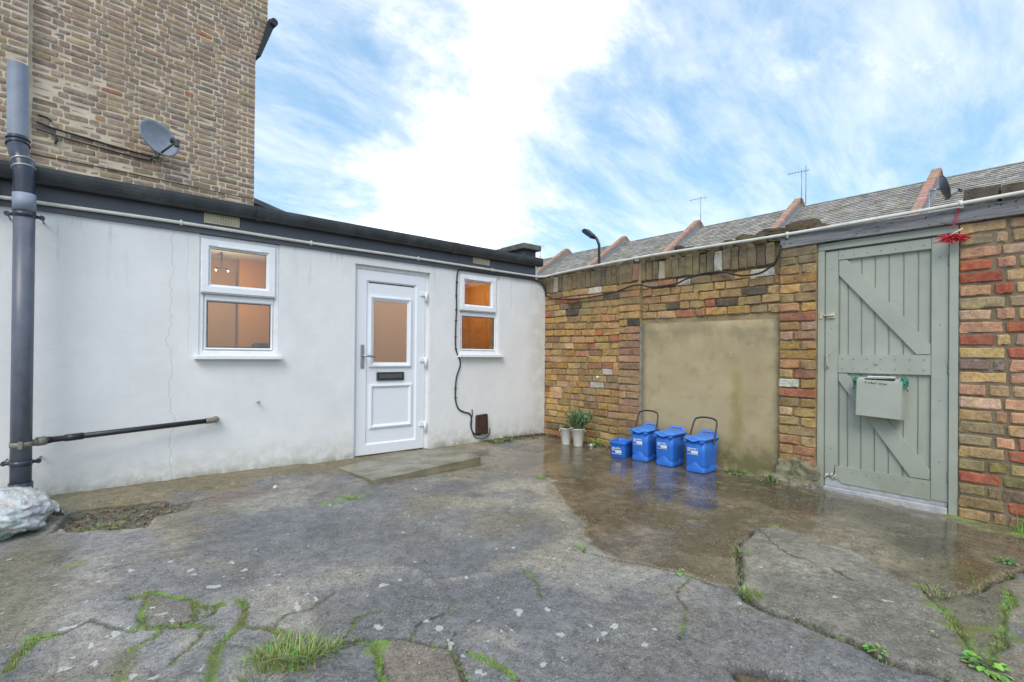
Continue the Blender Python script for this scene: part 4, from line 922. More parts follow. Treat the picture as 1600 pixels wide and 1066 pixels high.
m_edge = plain('grey_mortar', (.26, .245, .20), .9, .25, 14, .6)
bm = BM(); box(bm, -.006, .05, -UP1-.016, -UP1+.001, -.1, 1.42); obj('panel_edge', bm, m_edge, gw)
PAL_G = [(26, (.40, .28, .12)), (18, (.43, .32, .155)), (15, (.34, .235, .115)), (11, (.39, .25, .14)), (9, (.31, .25, .14)), (5, (.25, .19, .12)), (6, (.37, .21, .13)), (1.2, (.38, .16, .10)), (5, (.45, .34, .21)), (1.5, (.18, .15, .12)), (5, (.36, .26, .19))]
PAL_P = [(10, (.34, .21, .14)), (8, (.36, .26, .15)), (6, (.30, .165, .11)), (5, (.34, .24, .09)), (3, (.26, .175, .13))]
WHITE = (.66, .65, .61); RED = (.43, .18, .12); DARKB = (.10, .085, .07)
PAL_G = [(w_, tuple(min(.8, v*q) for v, q in zip(c, (1.20, 1.12, 1.05)))) for w_, c in PAL_G]; PAL_P = [(w_, tuple(min(.8, v*1.2) for v in c)) for w_, c in PAL_P]
cs_g = Courses(.0735, nx=5, nz=4, depth=.05, rough=.0055, edge=.006)
rows = []; PG = .0828
n_course = 23
for k in range(n_course):
    z = 1.845-k*PG
    sag = lambda u: RB.uniform(-.004, .004)
    drop = .03
    for a, b in bond(-.02, UP0-.006, 'M', k): rows.append(((a+b)/2, z+sag(a)+.012*math.sin(a*2.3+k*.4), b-a, pick(PAL_G), .0))
    zp = z+.006
    spl = [(UP0, UP1)] if k % 2 == 0 else ([(UP0, UP0+.105), (UP0+.117, UP1)] if RB.random() < .4 else [(UP0, UP1)])
    for a, b in spl: rows.append(((a+b)/2, zp, b-a-.004, pick(PAL_P if k > 5 else PAL_G), .022))
    if z > 1.44:
        for a, b in bond(UP1+.008, UQ0-.008, 'M', k): rows.append(((a+b)/2, z-.004+sag(a), b-a, pick(PAL_G), -.022))
    zz2 = z-.02
    spl = [(UQ0, UQ1)] if k % 2 == 1 else [(UQ0, UQ0+.165), (UQ0+.176, UQ1)]
    if k % 4 == 3: spl = [(UQ0, UQ0+.11), (UQ0+.121, UQ1)]
    if zz2 > .12 or k == 0:
        for a, b in spl: rows.append(((a+b)/2, zz2, b-a-.004, pick(PAL_G), .032))
def special(lst, col):
    for y, z in lst:
        i = min(range(len(rows)), key=lambda i: (rows[i][0]+y)**2+((rows[i][1]-z)*1.8)**2)
        r = rows[i]; rows[i] = (r[0], r[1], r[2], jit(col, .06), r[4])
special([(-.863, 1.833), (-2.066, 1.838), (-2.842, 1.826), (-1.971, 1.578), (-1.082, .836), (-3.077, .826), (-.95, .66)], WHITE)
special([(-.31, 1.757), (-2.076, 1.497), (-.881, 1.174), (-1.129, .921), (-3.188, 1.417), (-.97, 1.344), (-3.15, .748), (-.12, 1.59), (-1.2, 1.26)], RED)
special([(-3.19, .909)], (.30, .13, .09)); special([(-.52, 1.70), (-.42, 1.62), (-2.50, 1.60), (-1.9, 1.60), (-1.40, 1.42), (-2.85, 1.7)], DARKB)
lay(gw, rows, cs_g, m_gb, bframe, proud=.008, tilt=.014)
m_sold = brick_material('soldier_brick', False, (.27, .24, .17), .6, (.20, .19, .10), .75, 1.0)
cs_s = Courses(.072, nx=5, nz=4, depth=.05, rough=.0055, edge=.009)
PAL_S = [(10, (.20, .165, .10)), (8, (.23, .19, .12)), (7, (.17, .145, .10)), (5, (.25, .20, .105)), (3, (.235, .16, .12)), (3, (.15, .13, .10))]
u = -.33; i = 0; rows_top = []
for a, b in ((1.56, 1.76), (1.775, 1.98), (1.995, 2.2), (2.21, 2.43), (2.445, 2.65), (2.66, 2.85), (2.86, 3.015)): pass
sold = []
for q, zq in ((0, 1.905), (1, 1.975)):
    for a, b in ([(UQ0, UQ1)] if q else [(UQ0, UQ0+.13), (UQ0+.141, UQ1)]): rows_top.append(((a+b)/2, zq, b-a-.004, jit((.24, .19, .12), .2), .030))
lay(gw, rows_top, cs_g, m_gb, bframe, proud=.006, tilt=.012)
while u < UQ1-.06:
    wd = RB.uniform(.068, .080); uc = u+wd/2
    off = .0 if uc < UP0 else (.025 if uc < UP1 else (-.006 if uc < UQ0-.03 else .03))
    c = pick(PAL_S)
    if uc < 2.99: sold.append((uc, wd, off, c))
    u += wd+.006
for y in (.158, 1.781, 2.433, 1.51):
    j = min(range(len(sold)), key=lambda q: abs(sold[q][0]-y)); s = sold[j]; sold[j] = (s[0], s[1], s[2]+.003, jit((.42, .41, .37) if y != 1.51 else (.30, .16, .12), .05))
for uc, wd, off, c in sold:
    me, sx = cs_s.get(RB.choice((.21, .215, .22)))
    if not me.materials: me.materials.append(m_sold)
    o = link(bpy.data.objects.new('soldier_brick', me)); o.parent = gw
    o.location = Vector((-off, -uc, 2.0+RB.uniform(-.008, .008)))-gw.location; o.rotation_euler = Euler((RB.uniform(-.02, .02), PI/2+RB.uniform(-.03, .03), -PI/2), 'XYZ')
    o.scale = (1, 1, wd/.072); o.color = (*c, 1)
# ragged cap of broken bricks bedded in mortar
m_cap = brick_material('mossy_cap_brick', False, (.24, .22, .17), .5, (.13, .13, .06), .6, 1.0)
def lump(seed, L, D, Hh):
    rs = random.Random(seed); bm = BM(); bmesh.ops.create_cube(bm, size=1); bmesh.ops.subdivide_edges(bm, edges=list(bm.edges), cuts=1, use_grid_fill=True)
    for v in bm.verts:
        q = v.co.copy(); k = 1-.16*(abs(q.x*2)*abs(q.y*2)+abs(q.y*2)*abs(q.z*2)+abs(q.x*2)*abs(q.z*2))/3
        v.co = Vector((q.x*L*k+rs.uniform(-.012, .012), q.y*D*k+rs.uniform(-.012, .012), q.z*Hh*k+rs.uniform(-.008, .008)))
    fix(bm); me = bpy.data.meshes.new('cap_brick'); bm.to_mesh(me); bm.free(); me.materials.append(m_cap); return me
lumps = [lump(s, .21, .20, .085) for s in range(6)]
u = -.32
while u < 3.32:
    L = RB.uniform(.10, .22); me = RB.choice(lumps); o = link(bpy.data.objects.new('cap_brick', me)); o.parent = gw
    h = .55+.35*RB.random()+(.35 if 1.2 < u < 1.45 or 1.9 < u < 2.6 else 0)+(.5 if 2.5 < u < 3.3 else 0)
    o.location = Vector((.10+RB.uniform(-.02, .02), -(u+L/2), 2.105+.035*h))-gw.location; o.rotation_euler = (RB.uniform(-.08, .08), RB.uniform(-.1, .1), PI/2+RB.uniform(-.12, .12)); o.scale = (L/.21, RB.uniform(.85, 1.05), h)
    o.color = (*jit((.125, .105, .07), .25), 1); u += L+RB.uniform(-.01, .012)
for uu, zz1, L, hh_ in ((3.17, 2.215, .27, .9), (1.98, 2.20, .08, .7), (2.9, 2.205, .22, .7)):
    me = RB.choice(lumps); o = link(bpy.data.objects.new('cap_brick', me)); o.parent = gw; o.location = Vector((.10, -uu, zz1))-gw.location; o.rotation_euler = (0, .06, PI/2); o.scale = (L/.21, .9, hh_); o.color = (*jit((.115, .09, .065), .2), 1)
# crumbling base of the pier by the gate
bm = BM()
for (u, z, L, D, Hh) in ((3.14, .05, .26, .080, .22), (3.25, .07, .17, .085, .20), (3.17, -.03, .32, .105, .15), (3.30, -.05, .07, .12, .09), (3.03, -.03, .14, .08, .08), (2.80, -.055, .40, .06, .04), (2.55, -.06, .3, .05, .03)):
    bmesh.ops.create_icosphere(bm, subdivisions=4, radius=1, matrix=Matrix.Translation((-.01, -u, z)) @ Matrix.Diagonal((D*.5, L*.58, Hh*.62, 1)))
for v in bm.verts:
    k = float(fbm(np.array(v.co.y*1.+v.co.x), np.array(v.co.z), .07, 3, 3))-.5; v.co += Vector((-.07*k, .03*k, .03*k))
obj('broken_mortar', bm, plain('pale_rubble_mortar', (.22, .20, .13), .95, .4, 10, .9, stain=(.11, .11, .05), bscale=40), gw)
# nails and paint drips
bm = BM(); tube(bm, [(.0, -.96, .80), (-.045, -.96, .80)], .006, 6); tube(bm, [(-.045, -.96, .80), (-.05, -.96, .80)], .016, 8)
tag(obj('wall_hook', bm, m_upvc), 'small white hook in the ochre bricks above the plant pots', 'hook')

# wall to the right of the gate
rw = thing('brick_wall', 'multicoloured red and yellow brick wall right of the green gate', 'wall', (.1, -4.9, 0))
m_rm = plain('brown_mortar', (.215, .17, .115), .95, .25, 8, .7, spec=.15, stain=(.125, .12, .06), bscale=60)
m_rb = brick_material('mixed_reclaimed_brick', False, (.42, .34, .24), .45, (.26, .25, .14), .35, .9)
U0, U1 = 4.232, 5.75
bm = BM(); box(bm, .010, .24, -U1, -U0, -.3, 2.02); obj('mortar_core', bm, m_rm, rw)
PAL_R = [(14, (.47, .33, .18)), (14, (.50, .37, .21)), (12, (.45, .27, .19)), (4, (.43, .18, .12)), (8, (.33, .25, .16)), (7, (.30, .255, .16)), (9, (.50, .36, .26)), (5, (.26, .20, .17)), (5, (.40, .20, .13))]
PAL_RL = [(10, (.30, .255, .12)), (8, (.38, .28, .15)), (6, (.24, .20, .10)), (6, (.42, .13, .07)), (5, (.22, .17, .13)), (3, (.33, .20, .14))]
PAL_R = [(w_, tuple(min(.8, v*q) for v, q in zip(c, (1.25, 1.2, 1.15)))) for w_, c in PAL_R]; PAL_RL = [(w_, tuple(min(.8, v*1.15) for v in c)) for w_, c in PAL_RL]
cs_r = Courses(.073, nx=6, nz=4, depth=.04, rough=.0055, edge=.007)
PR = .0875; k = 0; z = 1.975; rows = []
while z > -.12:
    u = U0+.003; seq = [.225, .105] if k % 2 == 0 else [.165, .08, .225]
    i = 0
    if k % 2: seq = [RB.choice((.14, .165, .175)), RB.choice((.06, .09, .105))]+[.225, .105]*6
    else: seq = [RB.uniform(.21, .24), .2, .105]*6
    for l in seq:
        l *= RB.uniform(.94, 1.03)
        if u+l > U1: break
        rows.append((u+l/2, z+RB.uniform(-.003, .003), l, pick(PAL_R if z > .35 else PAL_RL), .0)); u += l+RB.uniform(.014, .024)
    z -= PR; k += 1
def near(y, z, col):
    i = min(range(len(rows)), key=lambda i: (rows[i][0]+y)**2+((rows[i][1]-z)*1.8)**2); r = rows[i]; rows[i] = (*r[:3], jit(col, .05), r[4])
for y, z in ((-4.28, 1.70), (-4.36, 1.61), (-4.40, 1.53), (-4.30, 1.19), (-4.50, 1.28), (-4.50, 1.11), (-4.5, .40), (-4.50, .02), (-4.45, .22)): near(y, z, (.44, .15, .09))
lay(rw, rows, cs_r, m_rb, bframe, proud=.004, tilt=.006)
u = 4.245
for i in range(11):
    me = RB.choice(lumps); L = RB.uniform(.09, .19); o = link(bpy.data.objects.new('cap_brick', me)); o.parent = rw
    o.location = Vector((.13, -(u+L/2), 2.205+RB.uniform(-.01, .01)))-rw.location; o.rotation_euler = (0, RB.uniform(-.05, .05), PI/2); o.scale = (L/.20, .9, RB.choice((1.2, 1.45, 1.5, 1.75))); o.color = (*jit((.10, .085, .068), .25), 1); u += L+.005

# ------------------------------------------------------------------ timber beam over the gate
m_beam, g, bs = material('weathered_timber')
P = g.node('ShaderNodeTexCoord').outputs['Object']; qx, qy, qz = g.sep(P)
n = g.noise(g.comb(qx, g.math('MULTIPLY', qy, 2.2), g.math('MULTIPLY', qz, 40.)), 1.0, 7, .65, .5)
c = g.mix(g.ramp(n, .32, .68), (.15, .148, .158), (.29, .285, .29)); c = g.mix(g.ramp(g.noise(P, 5, 4), .55, .75, 0, .5), c, (.12, .118, .12))
c = g.mix(g.ramp(g.math('ABSOLUTE', g.math('SUBTRACT', g.noise(g.comb(0., g.math('MULTIPLY', qy, 1.1), g.math('MULTIPLY', qz, 11.)), 1.3, 3), .5)), .0, .012, .8, 0), c, (.05, .05, .05))
g.l.new(c, bs.inputs['Base Color']); bs.inputs['Roughness'].default_value = .85; bump(g, bs, n, .5, .008)
beam = thing('timber_beam', 'weathered grey timber beam spanning above the green gate', 'beam', (0, -4.3, 2.07))
bm = BM()
box(bm, -.036, .085, -5.75, -3.035, 2.022, 2.128, .004); bmesh.ops.subdivide_edges(bm, edges=[e for e in bm.edges if abs(e.verts[0].co.y-e.verts[1].co.y) > 1], cuts=24)
for v in bm.verts: v.co.z += .004*math.sin(v.co.y*3.1)+RB.uniform(-.0015, .0015)
obj('board', fix(bm), m_beam, beam)
bm = BM()
for y, z in ((-3.07, 2.06), (-3.085, 2.10), (-3.12, 2.055), (-4.05, 2.09), (-4.39, 2.10), (-4.45, 2.10), (-4.52, 2.105)): tube(bm, [(-.034, y, z), (-.0385, y, z)], .006, 8)
obj('nail', bm, m_black, beam)

# ------------------------------------------------------------------ the green gate
m_green, g, bs = material('sage_paint')
P = g.node('ShaderNodeTexCoord').outputs['Object']; qx, qy, qz = g.sep(P)
n = g.noise(g.comb(qx, g.math('MULTIPLY', qy, 30.), g.math('MULTIPLY', qz, 2.)), 1., 6, .6); n2 = g.noise(P, 4, 6, .6)
c = g.mix(g.ramp(n2, .3, .7), (.35, .37, .312), (.41, .43, .365)); c = g.mix(g.ramp(g.noise(P, 22, 6, .7), .66, .74, 0, .35), c, (.42, .44, .40))
c = g.mix(g.math('MULTIPLY', g.ramp(qz, .45, -.02), g.ramp(n2, .36, .62, 0, .55)), c, (.20, .21, .15))
c = g.mix(g.math('MULTIPLY', g.ramp(n, .56, .70), g.ramp(g.noise(P, 3.0, 5, .6), .50, .64, 0, .35)), c, (.25, .27, .22))
c = g.mix(g.ramp(g.noise(P, 30, 5, .7, .3), .70, .735, 0, .75), c, (.42, .39, .33))
g.l.new(c, bs.inputs['Base Color']); bs.inputs['Roughness'].default_value = .52; bump(g, bs, g.math('ADD', n, g.noise(P, 50, 4)), .14, .006)
gate = thing('wooden_gate', 'sage green ledged and braced wooden gate in brick wall', 'gate', (0, -3.37, -.05))
XF, XR, XB = .004, .022, .046
def gpoly(name, poly, x0, x1, parent=gate, bev=.003, mat=None, label=None):
    bm = BM(); prism(bm, poly, lambda y, z: (x0, y, z), lambda y, z: (x1, y, z)); fix(bm)
    if bev: bmesh.ops.bevel(bm, geom=[e for e in bm.edges if all(abs(v.co.x-x0) < 1e-6 for v in e.verts)], offset=bev, segments=2, affect='EDGES')
    return obj(name, bm, mat or m_green, parent, label=label)
rect = lambda y0, y1, z0, z1: [(y0, z0), (y1, z0), (y1, z1), (y0, z1)]
gpoly('frame_post', rect(-3.374, -3.325, -.085, 1.958), XF, .12)
gpoly('frame_post', rect(-4.229, -4.178, -.085, 1.958), XF, .12)
gpoly('frame_head', rect(-4.229, -3.325, 1.961, 2.019), XF, .12)
gpoly('stile', [(-3.472, .158), (-3.472, 1.948), (-3.378, 1.948), (-3.378, .055), (-3.40, .075), (-3.415, .05), (-3.44, .045), (-3.452, .158)], XR, .062)
gpoly('stile', rect(-4.174, -4.075, .015, 1.950), XR, .062)
gpoly('top_rail', rect(-4.0735, -3.4735, 1.868, 1.949), XR, .060)
gpoly('middle_rail', rect(-4.0735, -3.4735, .932, 1.082), XR, .060)
gpoly('bottom_rail', [(-4.0735, .008), (-3.50, .020), (-3.475, .047), (-3.4535, .040), (-3.4535, .1565), (-4.0735, .1525)], XR, .060)
for a, b in zip((-3.475, -3.537, -3.63, -3.721, -3.812, -3.904, -3.993), (-3.537, -3.63, -3.721, -3.812, -3.904, -3.993, -4.072)):
    gpoly('board', rect(b+.002, a-.002, .10, 1.91), XB+RB.uniform(-.001, .001), .066, bev=.005)
gpoly('brace', [(-3.476, 1.864), (-3.535, 1.864), (-4.0715, 1.16), (-4.0715, 1.0855), (-3.988, 1.0855), (-3.476, 1.742)], XR+.003, .0455)
gpoly('brace', [(-3.476, .928), (-3.536, .928), (-4.0715, .235), (-4.069, .158), (-3.955, .1565), (-3.476, .868)], XR+.003, .0455)
m_rust = plain('painted_rusty_steel', (.24, .24, .20), .55, .25, 25, .2, metal=.2, stain=(.16, .07, .035))
for z in (1.775, .99, .205):
    bm = BM()
    for i in range(5): tube(bm, [(XR-.006, -4.176, z-.04+i*.0165), (XR-.006, -4.176, z-.025+i*.0165)], .0065, 8)
    obj('hinge', bm, m_rust, gate)
bm = BM(); box(bm, .008, .022, -3.452, -3.395, 1.385, 1.432, .003); tube(bm, [(.004, -3.448, 1.41), (.004, -3.352, 1.41)], .009, 8); box(bm, -.004, .004, -3.368, -3.34, 1.385, 1.435, .003); lt = obj('latch', fix(bm), plain('cream_metal', (.52, .48, .36), .5, .2, 30, metal=.2, stain=(.25, .17, .1)), gate)
bm = BM(); tube(bm, smooth_path([(XR, -3.404, 1.09), (-.016, -3.404, 1.075), (-.016, -3.404, .99), (XR, -3.404, .975)], 4), .006, 8); obj('pull_handle', bm, m_green, gate)
bm = BM(); tube(bm, [(XR, -3.74, 1.018), (.012, -3.74, 1.018)], .014, 10); obj('bolt_head', bm, m_green, gate)
bm = BM()
for y in (-3.505, -3.583, -3.675, -3.766, -3.858, -3.948, -4.032):
    for z in (.12, .968, 1.045, 1.90):
        if not (z < .2 and y > -3.52): tube(bm, [(XR+.001, y, z), (XR-.0022, y, z)], .0055, 8)
for z in (.3, .75, 1.3, 1.8):
    for y in (-3.425, -4.125): tube(bm, [(XR+.001, y, z), (XR-.002, y, z)], .005, 8)
obj('nail_heads', bm, m_rust, gate)
m_splint = plain('bare_split_wood', (.62, .58, .50), .9, .15, 30)
bm = BM()
for y, z, h in ((-3.382, .05, .03), (-3.395, .062, .025), (-3.425, .07, .022), (-3.45, .065, .02), (-3.44, .05, .018)):
    tube(bm, [(XR-.002, y, z), (XR-.004, y-.012, z+h)], .007, 5, radii=[.010, .004])
obj('splintered_corner', bm, m_splint, gate)
m_sill = plain('pale_concrete', (.42, .42, .43), .8, .15, 14, .5, stain=(.30, .30, .27), bscale=70)
bm = BM(); box(bm, -.008, .28, -4.172, -3.376, -.2, -.020, .008); box(bm, .03, .28, -4.172, -3.376, -.0205, .052, .006)
tag(obj('gate_sill', fix(bm), m_sill), 'pale concrete sill under the bottom of the green gate', 'sill')

# letter box on the gate
m_lbox = plain('sage_box_paint', (.385, .405, .345), .45, .06, 5, .05)
lb = thing('letter_box', 'sage green letter box tied on to the gate with green twine', 'letter box', (-.04, -3.785, .6))
bm = BM(); pr = [(.020, .890), (-.050, .902), (-.098, .880), (-.108, .600), (.012, .585)]
prism(bm, pr, lambda x, z: (x, -3.634-.012*(z-.6), z+.006), lambda x, z: (x, -3.926-.012*(z-.6), z-.006)); fix(bm); bmesh.ops.bevel(bm, geom=list(bm.edges), offset=.004, segments=2, affect='EDGES')
obj('box', bm, m_lbox, lb)
bm = BM(); box(bm, -.089, -.058, -3.88, -3.69, .886, .8985, .001); obj('slot', fix(bm), m_black, lb)
bm = BM(); box(bm, -.02, .0205, -3.865, -3.69, .905, .914, .002); obj('paper_edge', bm, m_upvc, lb)
bm = BM()
for i, (y, z, a) in enumerate(((-3.70, .866, .5), (-3.722, .862, -.4), (-3.737, .866, 1.2), (-3.75, .861, .2), (-3.765, .863, -.9), (-3.79, .858, .5), (-3.802, .860, -.5), (-3.815, .857, .9), (-3.83, .857, 0))):
    xx = -.0998+(.866-z)*-.03; tube(bm, [(xx-.001, y-.006*math.cos(a), z-.008*math.sin(a)), (xx-.0015, y, z+.003), (xx-.001, y+.007*math.cos(a), z+.007*math.sin(a))], .0022, 5)
obj('faded_lettering', bm, m_dark, lb)
m_twine = plain('green_twine', (.05, .27, .20), .8, .3, 40)
for y in (-3.628, -3.936):
    bm = BM(); rs = random.Random(int(-y*1000))
    for i in range(16):
        a = Vector((-.06, y, .885)); tube(bm, smooth_path([a+Vector((rs.uniform(-.02, .06), rs.uniform(-.02, .02), rs.uniform(-.03, .02))), a+Vector((rs.uniform(-.03, .02), rs.uniform(-.022, .022), rs.uniform(-.04, .03))), a+Vector((rs.uniform(-.03, .02), rs.uniform(-.03, .03), rs.uniform(-.085, -.01)))], 4), .0035, 5)
    obj('twine', bm, m_twine, lb)

# red tassel
m_red = plain('red_thread', (.62, .03, .045), .7, .25, 50)
tz = thing('tassel_ornament', 'bright red tassel with pale wooden pegs hanging from timber beam', 'ornament', (-.06, -4.21, 2.1))
bm = BM(); tube(bm, smooth_path([(-.045, -4.235, 2.12), (-.05, -4.225, 2.03), (-.055, -4.205, 1.985)], 4), .0022, 5); tube(bm, smooth_path([(-.045, -4.225, 2.115), (-.05, -4.213, 2.04), (-.055, -4.203, 1.985)], 4), .0022, 5); obj('cord', bm, m_red, tz)
bm = BM()
for i in range(3):
    a = Vector((-.06, -4.18-.012*i, 1.925+.006*i)); tube(bm, [a+Vector((0, .015, -.008)), a+Vector((0, -.055, .034))], .006, 8)
obj('peg', bm, plain('pale_peg_wood', (.55, .45, .35), .7, .15, 30), tz)
bm = BM(); rs = random.Random(3)
for i in range(230):
    y = rs.gauss(0, .030); a = Vector((-.058+rs.uniform(-.02, .02), -4.21+y*.6, 1.918+rs.uniform(-.022, .012))); e = a+Vector((rs.uniform(-.03, .02), max(-.045, min(.045, y*.8))+rs.uniform(-.014, .014), rs.uniform(-.030, .014)))
    tube(bm, [a, (a+e)*.5+Vector((rs.uniform(-.01, .01), rs.uniform(-.01, .01), rs.uniform(0, .012))), e], .0026, 4)
obj('tassel', bm, m_red, tz)
# ------------------------------------------------------------------ food waste caddies
m_blue = plain('blue_plastic', (.030, .165, .62), .40, .10, 5, .05, stain=(.10, .20, .50), stain_k=.35)
m_lid = plain('lighter_blue_plastic', (.065, .24, .70), .40, .10, 5, .05, stain=(.20, .34, .62), stain_k=.45)
m_ring = plain('blue_groove', (.018, .10, .45), .4, .06, 5)
m_hand = plain('black_handle', (.030, .028, .027), .4, .2, 10)
m_stick = plain('sticker_white', (.72, .76, .84), .4, .04, 6)
m_ink = plain('sticker_ink', (.05, .13, .42), .5, .05, 6)
def rrect(w_, d_, r_, n=5):
    """rounded rectangle, front towards -X; width along Y"""
    out = []
    for cx, cy, a0 in ((d_/2-r_, w_/2-r_, 0), (-d_/2+r_, w_/2-r_, 90), (-d_/2+r_, -w_/2+r_, 180), (d_/2-r_, -w_/2+r_, 270)):
        for i in range(n): a = R(a0+90*i/(n-1)); out.append((cx+r_*math.cos(a), cy+r_*math.sin(a)))
    return out
def loft(bm, secs, cap0=True, cap1=True):
    rings = [[bm.verts.new((x+ox, y, z)) for x, y in rrect(w_, d_, r_)] for w_, d_, r_, z, ox in secs]
    n = len(rings[0])
    for a, b in zip(rings, rings[1:]):
        for k in range(n): bm.faces.new((a[k], a[(k+1) % n], b[(k+1) % n], b[k])).smooth = True
    if cap0: bm.faces.new(rings[0][::-1])
    if cap1: bm.faces.new(rings[-1])
    return rings
def sticker(t, cx, cz, w_, h_, off, lean):
    """printed label on the front (-X) face"""
    X = lambda z: off-lean*(z-cz)
    def patch(name, mat, y0, y1, z0, z1, lift):
        bm = BM(); v = [bm.verts.new((X(z)-lift, y, z)) for y, z in ((y0, z0), (y1, z0), (y1, z1), (y0, z1))]; bm.faces.new(v); return bm
    bm = patch('', None, cx-w_/2, cx+w_/2, cz-h_/2, cz-h_/2+h_*.07, .0008)
    for a, b, c_, d_ in ((-.47, -.22, .08, .42), (-.02, .32, .22, .42), (-.18, -.06, .25, .38), (-.14, .48, -.34, .10), (-.47, -.22, -.12, .02), (.36, .44, .28, .36)):
        v = [bm.verts.new((X(cz+z*h_)-.0008, cx-y*w_, cz+z*h_)) for y, z in ((a, c_), (b, c_), (b, d_), (a, d_))]; bm.faces.new(v)
    s = obj('sticker', bm, m_stick, t, False)
    bm = BM()
    for a, b, c_, d_ in ((-.42, -.37, .12, .36), (-.33, -.27, .16, .30), (-.45, -.24, -.10, -.05), (.02, .28, .30, .33), (.02, .24, .25, .275), (-.10, .40, .04, .06)):
        v = [bm.verts.new((X(cz+z*h_)-.0016, cx-y*w_, cz+z*h_)) for y, z in ((a, c_), (b, c_), (b, d_), (a, d_))]; bm.faces.new(v)
    obj('print', bm, m_ink, s, False)
def caddy(loc, rz, W_, D_, Hh, label, handle):
    t = thing('food_waste_caddy', label, 'food caddy', loc, 'blue food waste caddies', (0, 0, rz))
    wb, db = W_*.90, D_*.90
    sec = lambda f, ex=0: (wb+(W_-wb)*f+ex, db+(D_-db)*f+ex, .030, Hh*f, 0)
    bm = BM(); loft(bm, [(wb-.02, db-.02, .028, 0, 0), (wb, db, .03, .008, 0), sec(.30), sec(.6), sec(.93)], True, True)
    body = obj('body', fix(bm), m_blue, t, False)
    # lower skirt whose top edge runs in a wave
    bm = BM(); n = 80; A = []; Bt = []
    def at(f, s):
        pts = rrect(*sec(f, .007)[:3], n=8); pts.append(pts[0]); L = [0]
        for p, q in zip(pts, pts[1:]): L.append(L[-1]+math.hypot(q[0]-p[0], q[1]-p[1]))
        d_ = s*L[-1]
        for i in range(len(pts)-1):
            if L[i+1] >= d_-1e-9: f2_ = (d_-L[i])/max(1e-9, L[i+1]-L[i]); return (pts[i][0]+(pts[i+1][0]-pts[i][0])*f2_, pts[i][1]+(pts[i+1][1]-pts[i][1])*f2_, sec(f)[3])
    lo, hi, hc = [], [], []
    for k in range(n):
        s = k/n; p = at(.25, s); fy = p[1]/(W_/2) if p[0] < -D_*.3 else None
        f = .23+.075*math.cos(max(-1, min(1, (p[1]-.18*W_*0)/(W_*.42)))*PI)*(1 if p[0] < 0 else 0)-(.05*(p[0]+D_/2)/D_ if p[0] > -D_*.4 else 0)
        f = max(.14, f)
        hi.append(bm.verts.new(at(f, s))); a = at(f+.012, s); hc.append(bm.verts.new((a[0]*.972, a[1]*.972, a[2]))); lo.append(bm.verts.new(at(.03, s)))
    for k in range(n):
        k2 = (k+1) % n; bm.faces.new((lo[k], lo[k2], hi[k2], hi[k])).smooth = True; bm.faces.new((hi[k], hi[k2], hc[k2], hc[k]))
    obj('skirt', fix(bm), m_blue, t, False)
    # rim and lid
    bm = BM(); loft(bm, [(W_-.004, D_-.004, .03, Hh*.90, 0), (W_+.016, D_+.016, .034, Hh*.925, 0), (W_+.018, D_+.018, .034, Hh*.955, 0), (W_, D_, .03, Hh*.96, 0)], True, True); obj('rim', fix(bm), m_ring, t, False)
    bm = BM(); loft(bm, [(W_+.014, D_+.014, .036, Hh*.962, 0), (W_+.030, D_+.030, .04, Hh*.972, 0), (W_+.030, D_+.030, .04, Hh*1.0, 0), (W_+.016, D_+.018, .036, Hh*1.012, 0), (W_*.82, D_*.8, .05, Hh*1.035, .004), (W_*.66, D_*.62, .05, Hh*1.044, .006), (W_*.60, D_*.55, .05, Hh*1.038, .006)]); lid = obj('lid', fix(bm), m_lid, t, False)
    bm = BM()                                                   # wavy lip that locks the lid at the front
    P = [(-D_/2-.018, W_*.36*s, Hh*(.985-.060*(math.cos(s*PI)+1)*.5)) for s in [i/8-1 for i in range(17)]]
    tube(bm, P, .009, 8); Pu = [(-D_/2-.014, W_*.30*s, Hh*(.995+.040*(math.cos(s*PI)+1)*.5)) for s in [i/8-1 for i in range(17)]]; tube(bm, Pu, .007, 8)
    for a, b in zip(zip(P, P[1:]), zip(Pu, Pu[1:])):
        v = [bm.verts.new((q[0]-.004, q[1], q[2])) for q in (a[0], a[1], b[1], b[0])]; bm.faces.new(v)
    obj('lid_catch', fix(bm), m_lid, lid, False)
    for s in (-1, 1):
        bm = BM(); box(bm, -D_/2-.022, -D_/2+.01, s*W_*.40-.018, s*W_*.40+.018, Hh*.885, Hh*.955, .004); obj('latch_tab', fix(bm), m_blue, t, False)
    bm = BM(); xb = D_/2-.005; q = W_*.34                          # carrying loop at the back of the lid
    tube(bm, smooth_path([(xb, -q, Hh*.99), (xb+.006, -q, Hh*1.075), (xb+.010, -q+.02, Hh*1.105), (xb+.010, q-.02, Hh*1.105), (xb+.006, q, Hh*1.075), (xb, q, Hh*.99)], 5), .014, 8)
    box(bm, xb-.03, xb+.012, -q, q, Hh*.985, Hh*1.035, .006)
    obj('lid_loop', fix(bm), m_lid, lid, False)
    hx = -.0
    r_ = W_/2+.020
    if handle: ang = handle; tip = lambda h, y: (hx+math.sin(ang)*h, y, Hh*.90+math.cos(ang)*h)
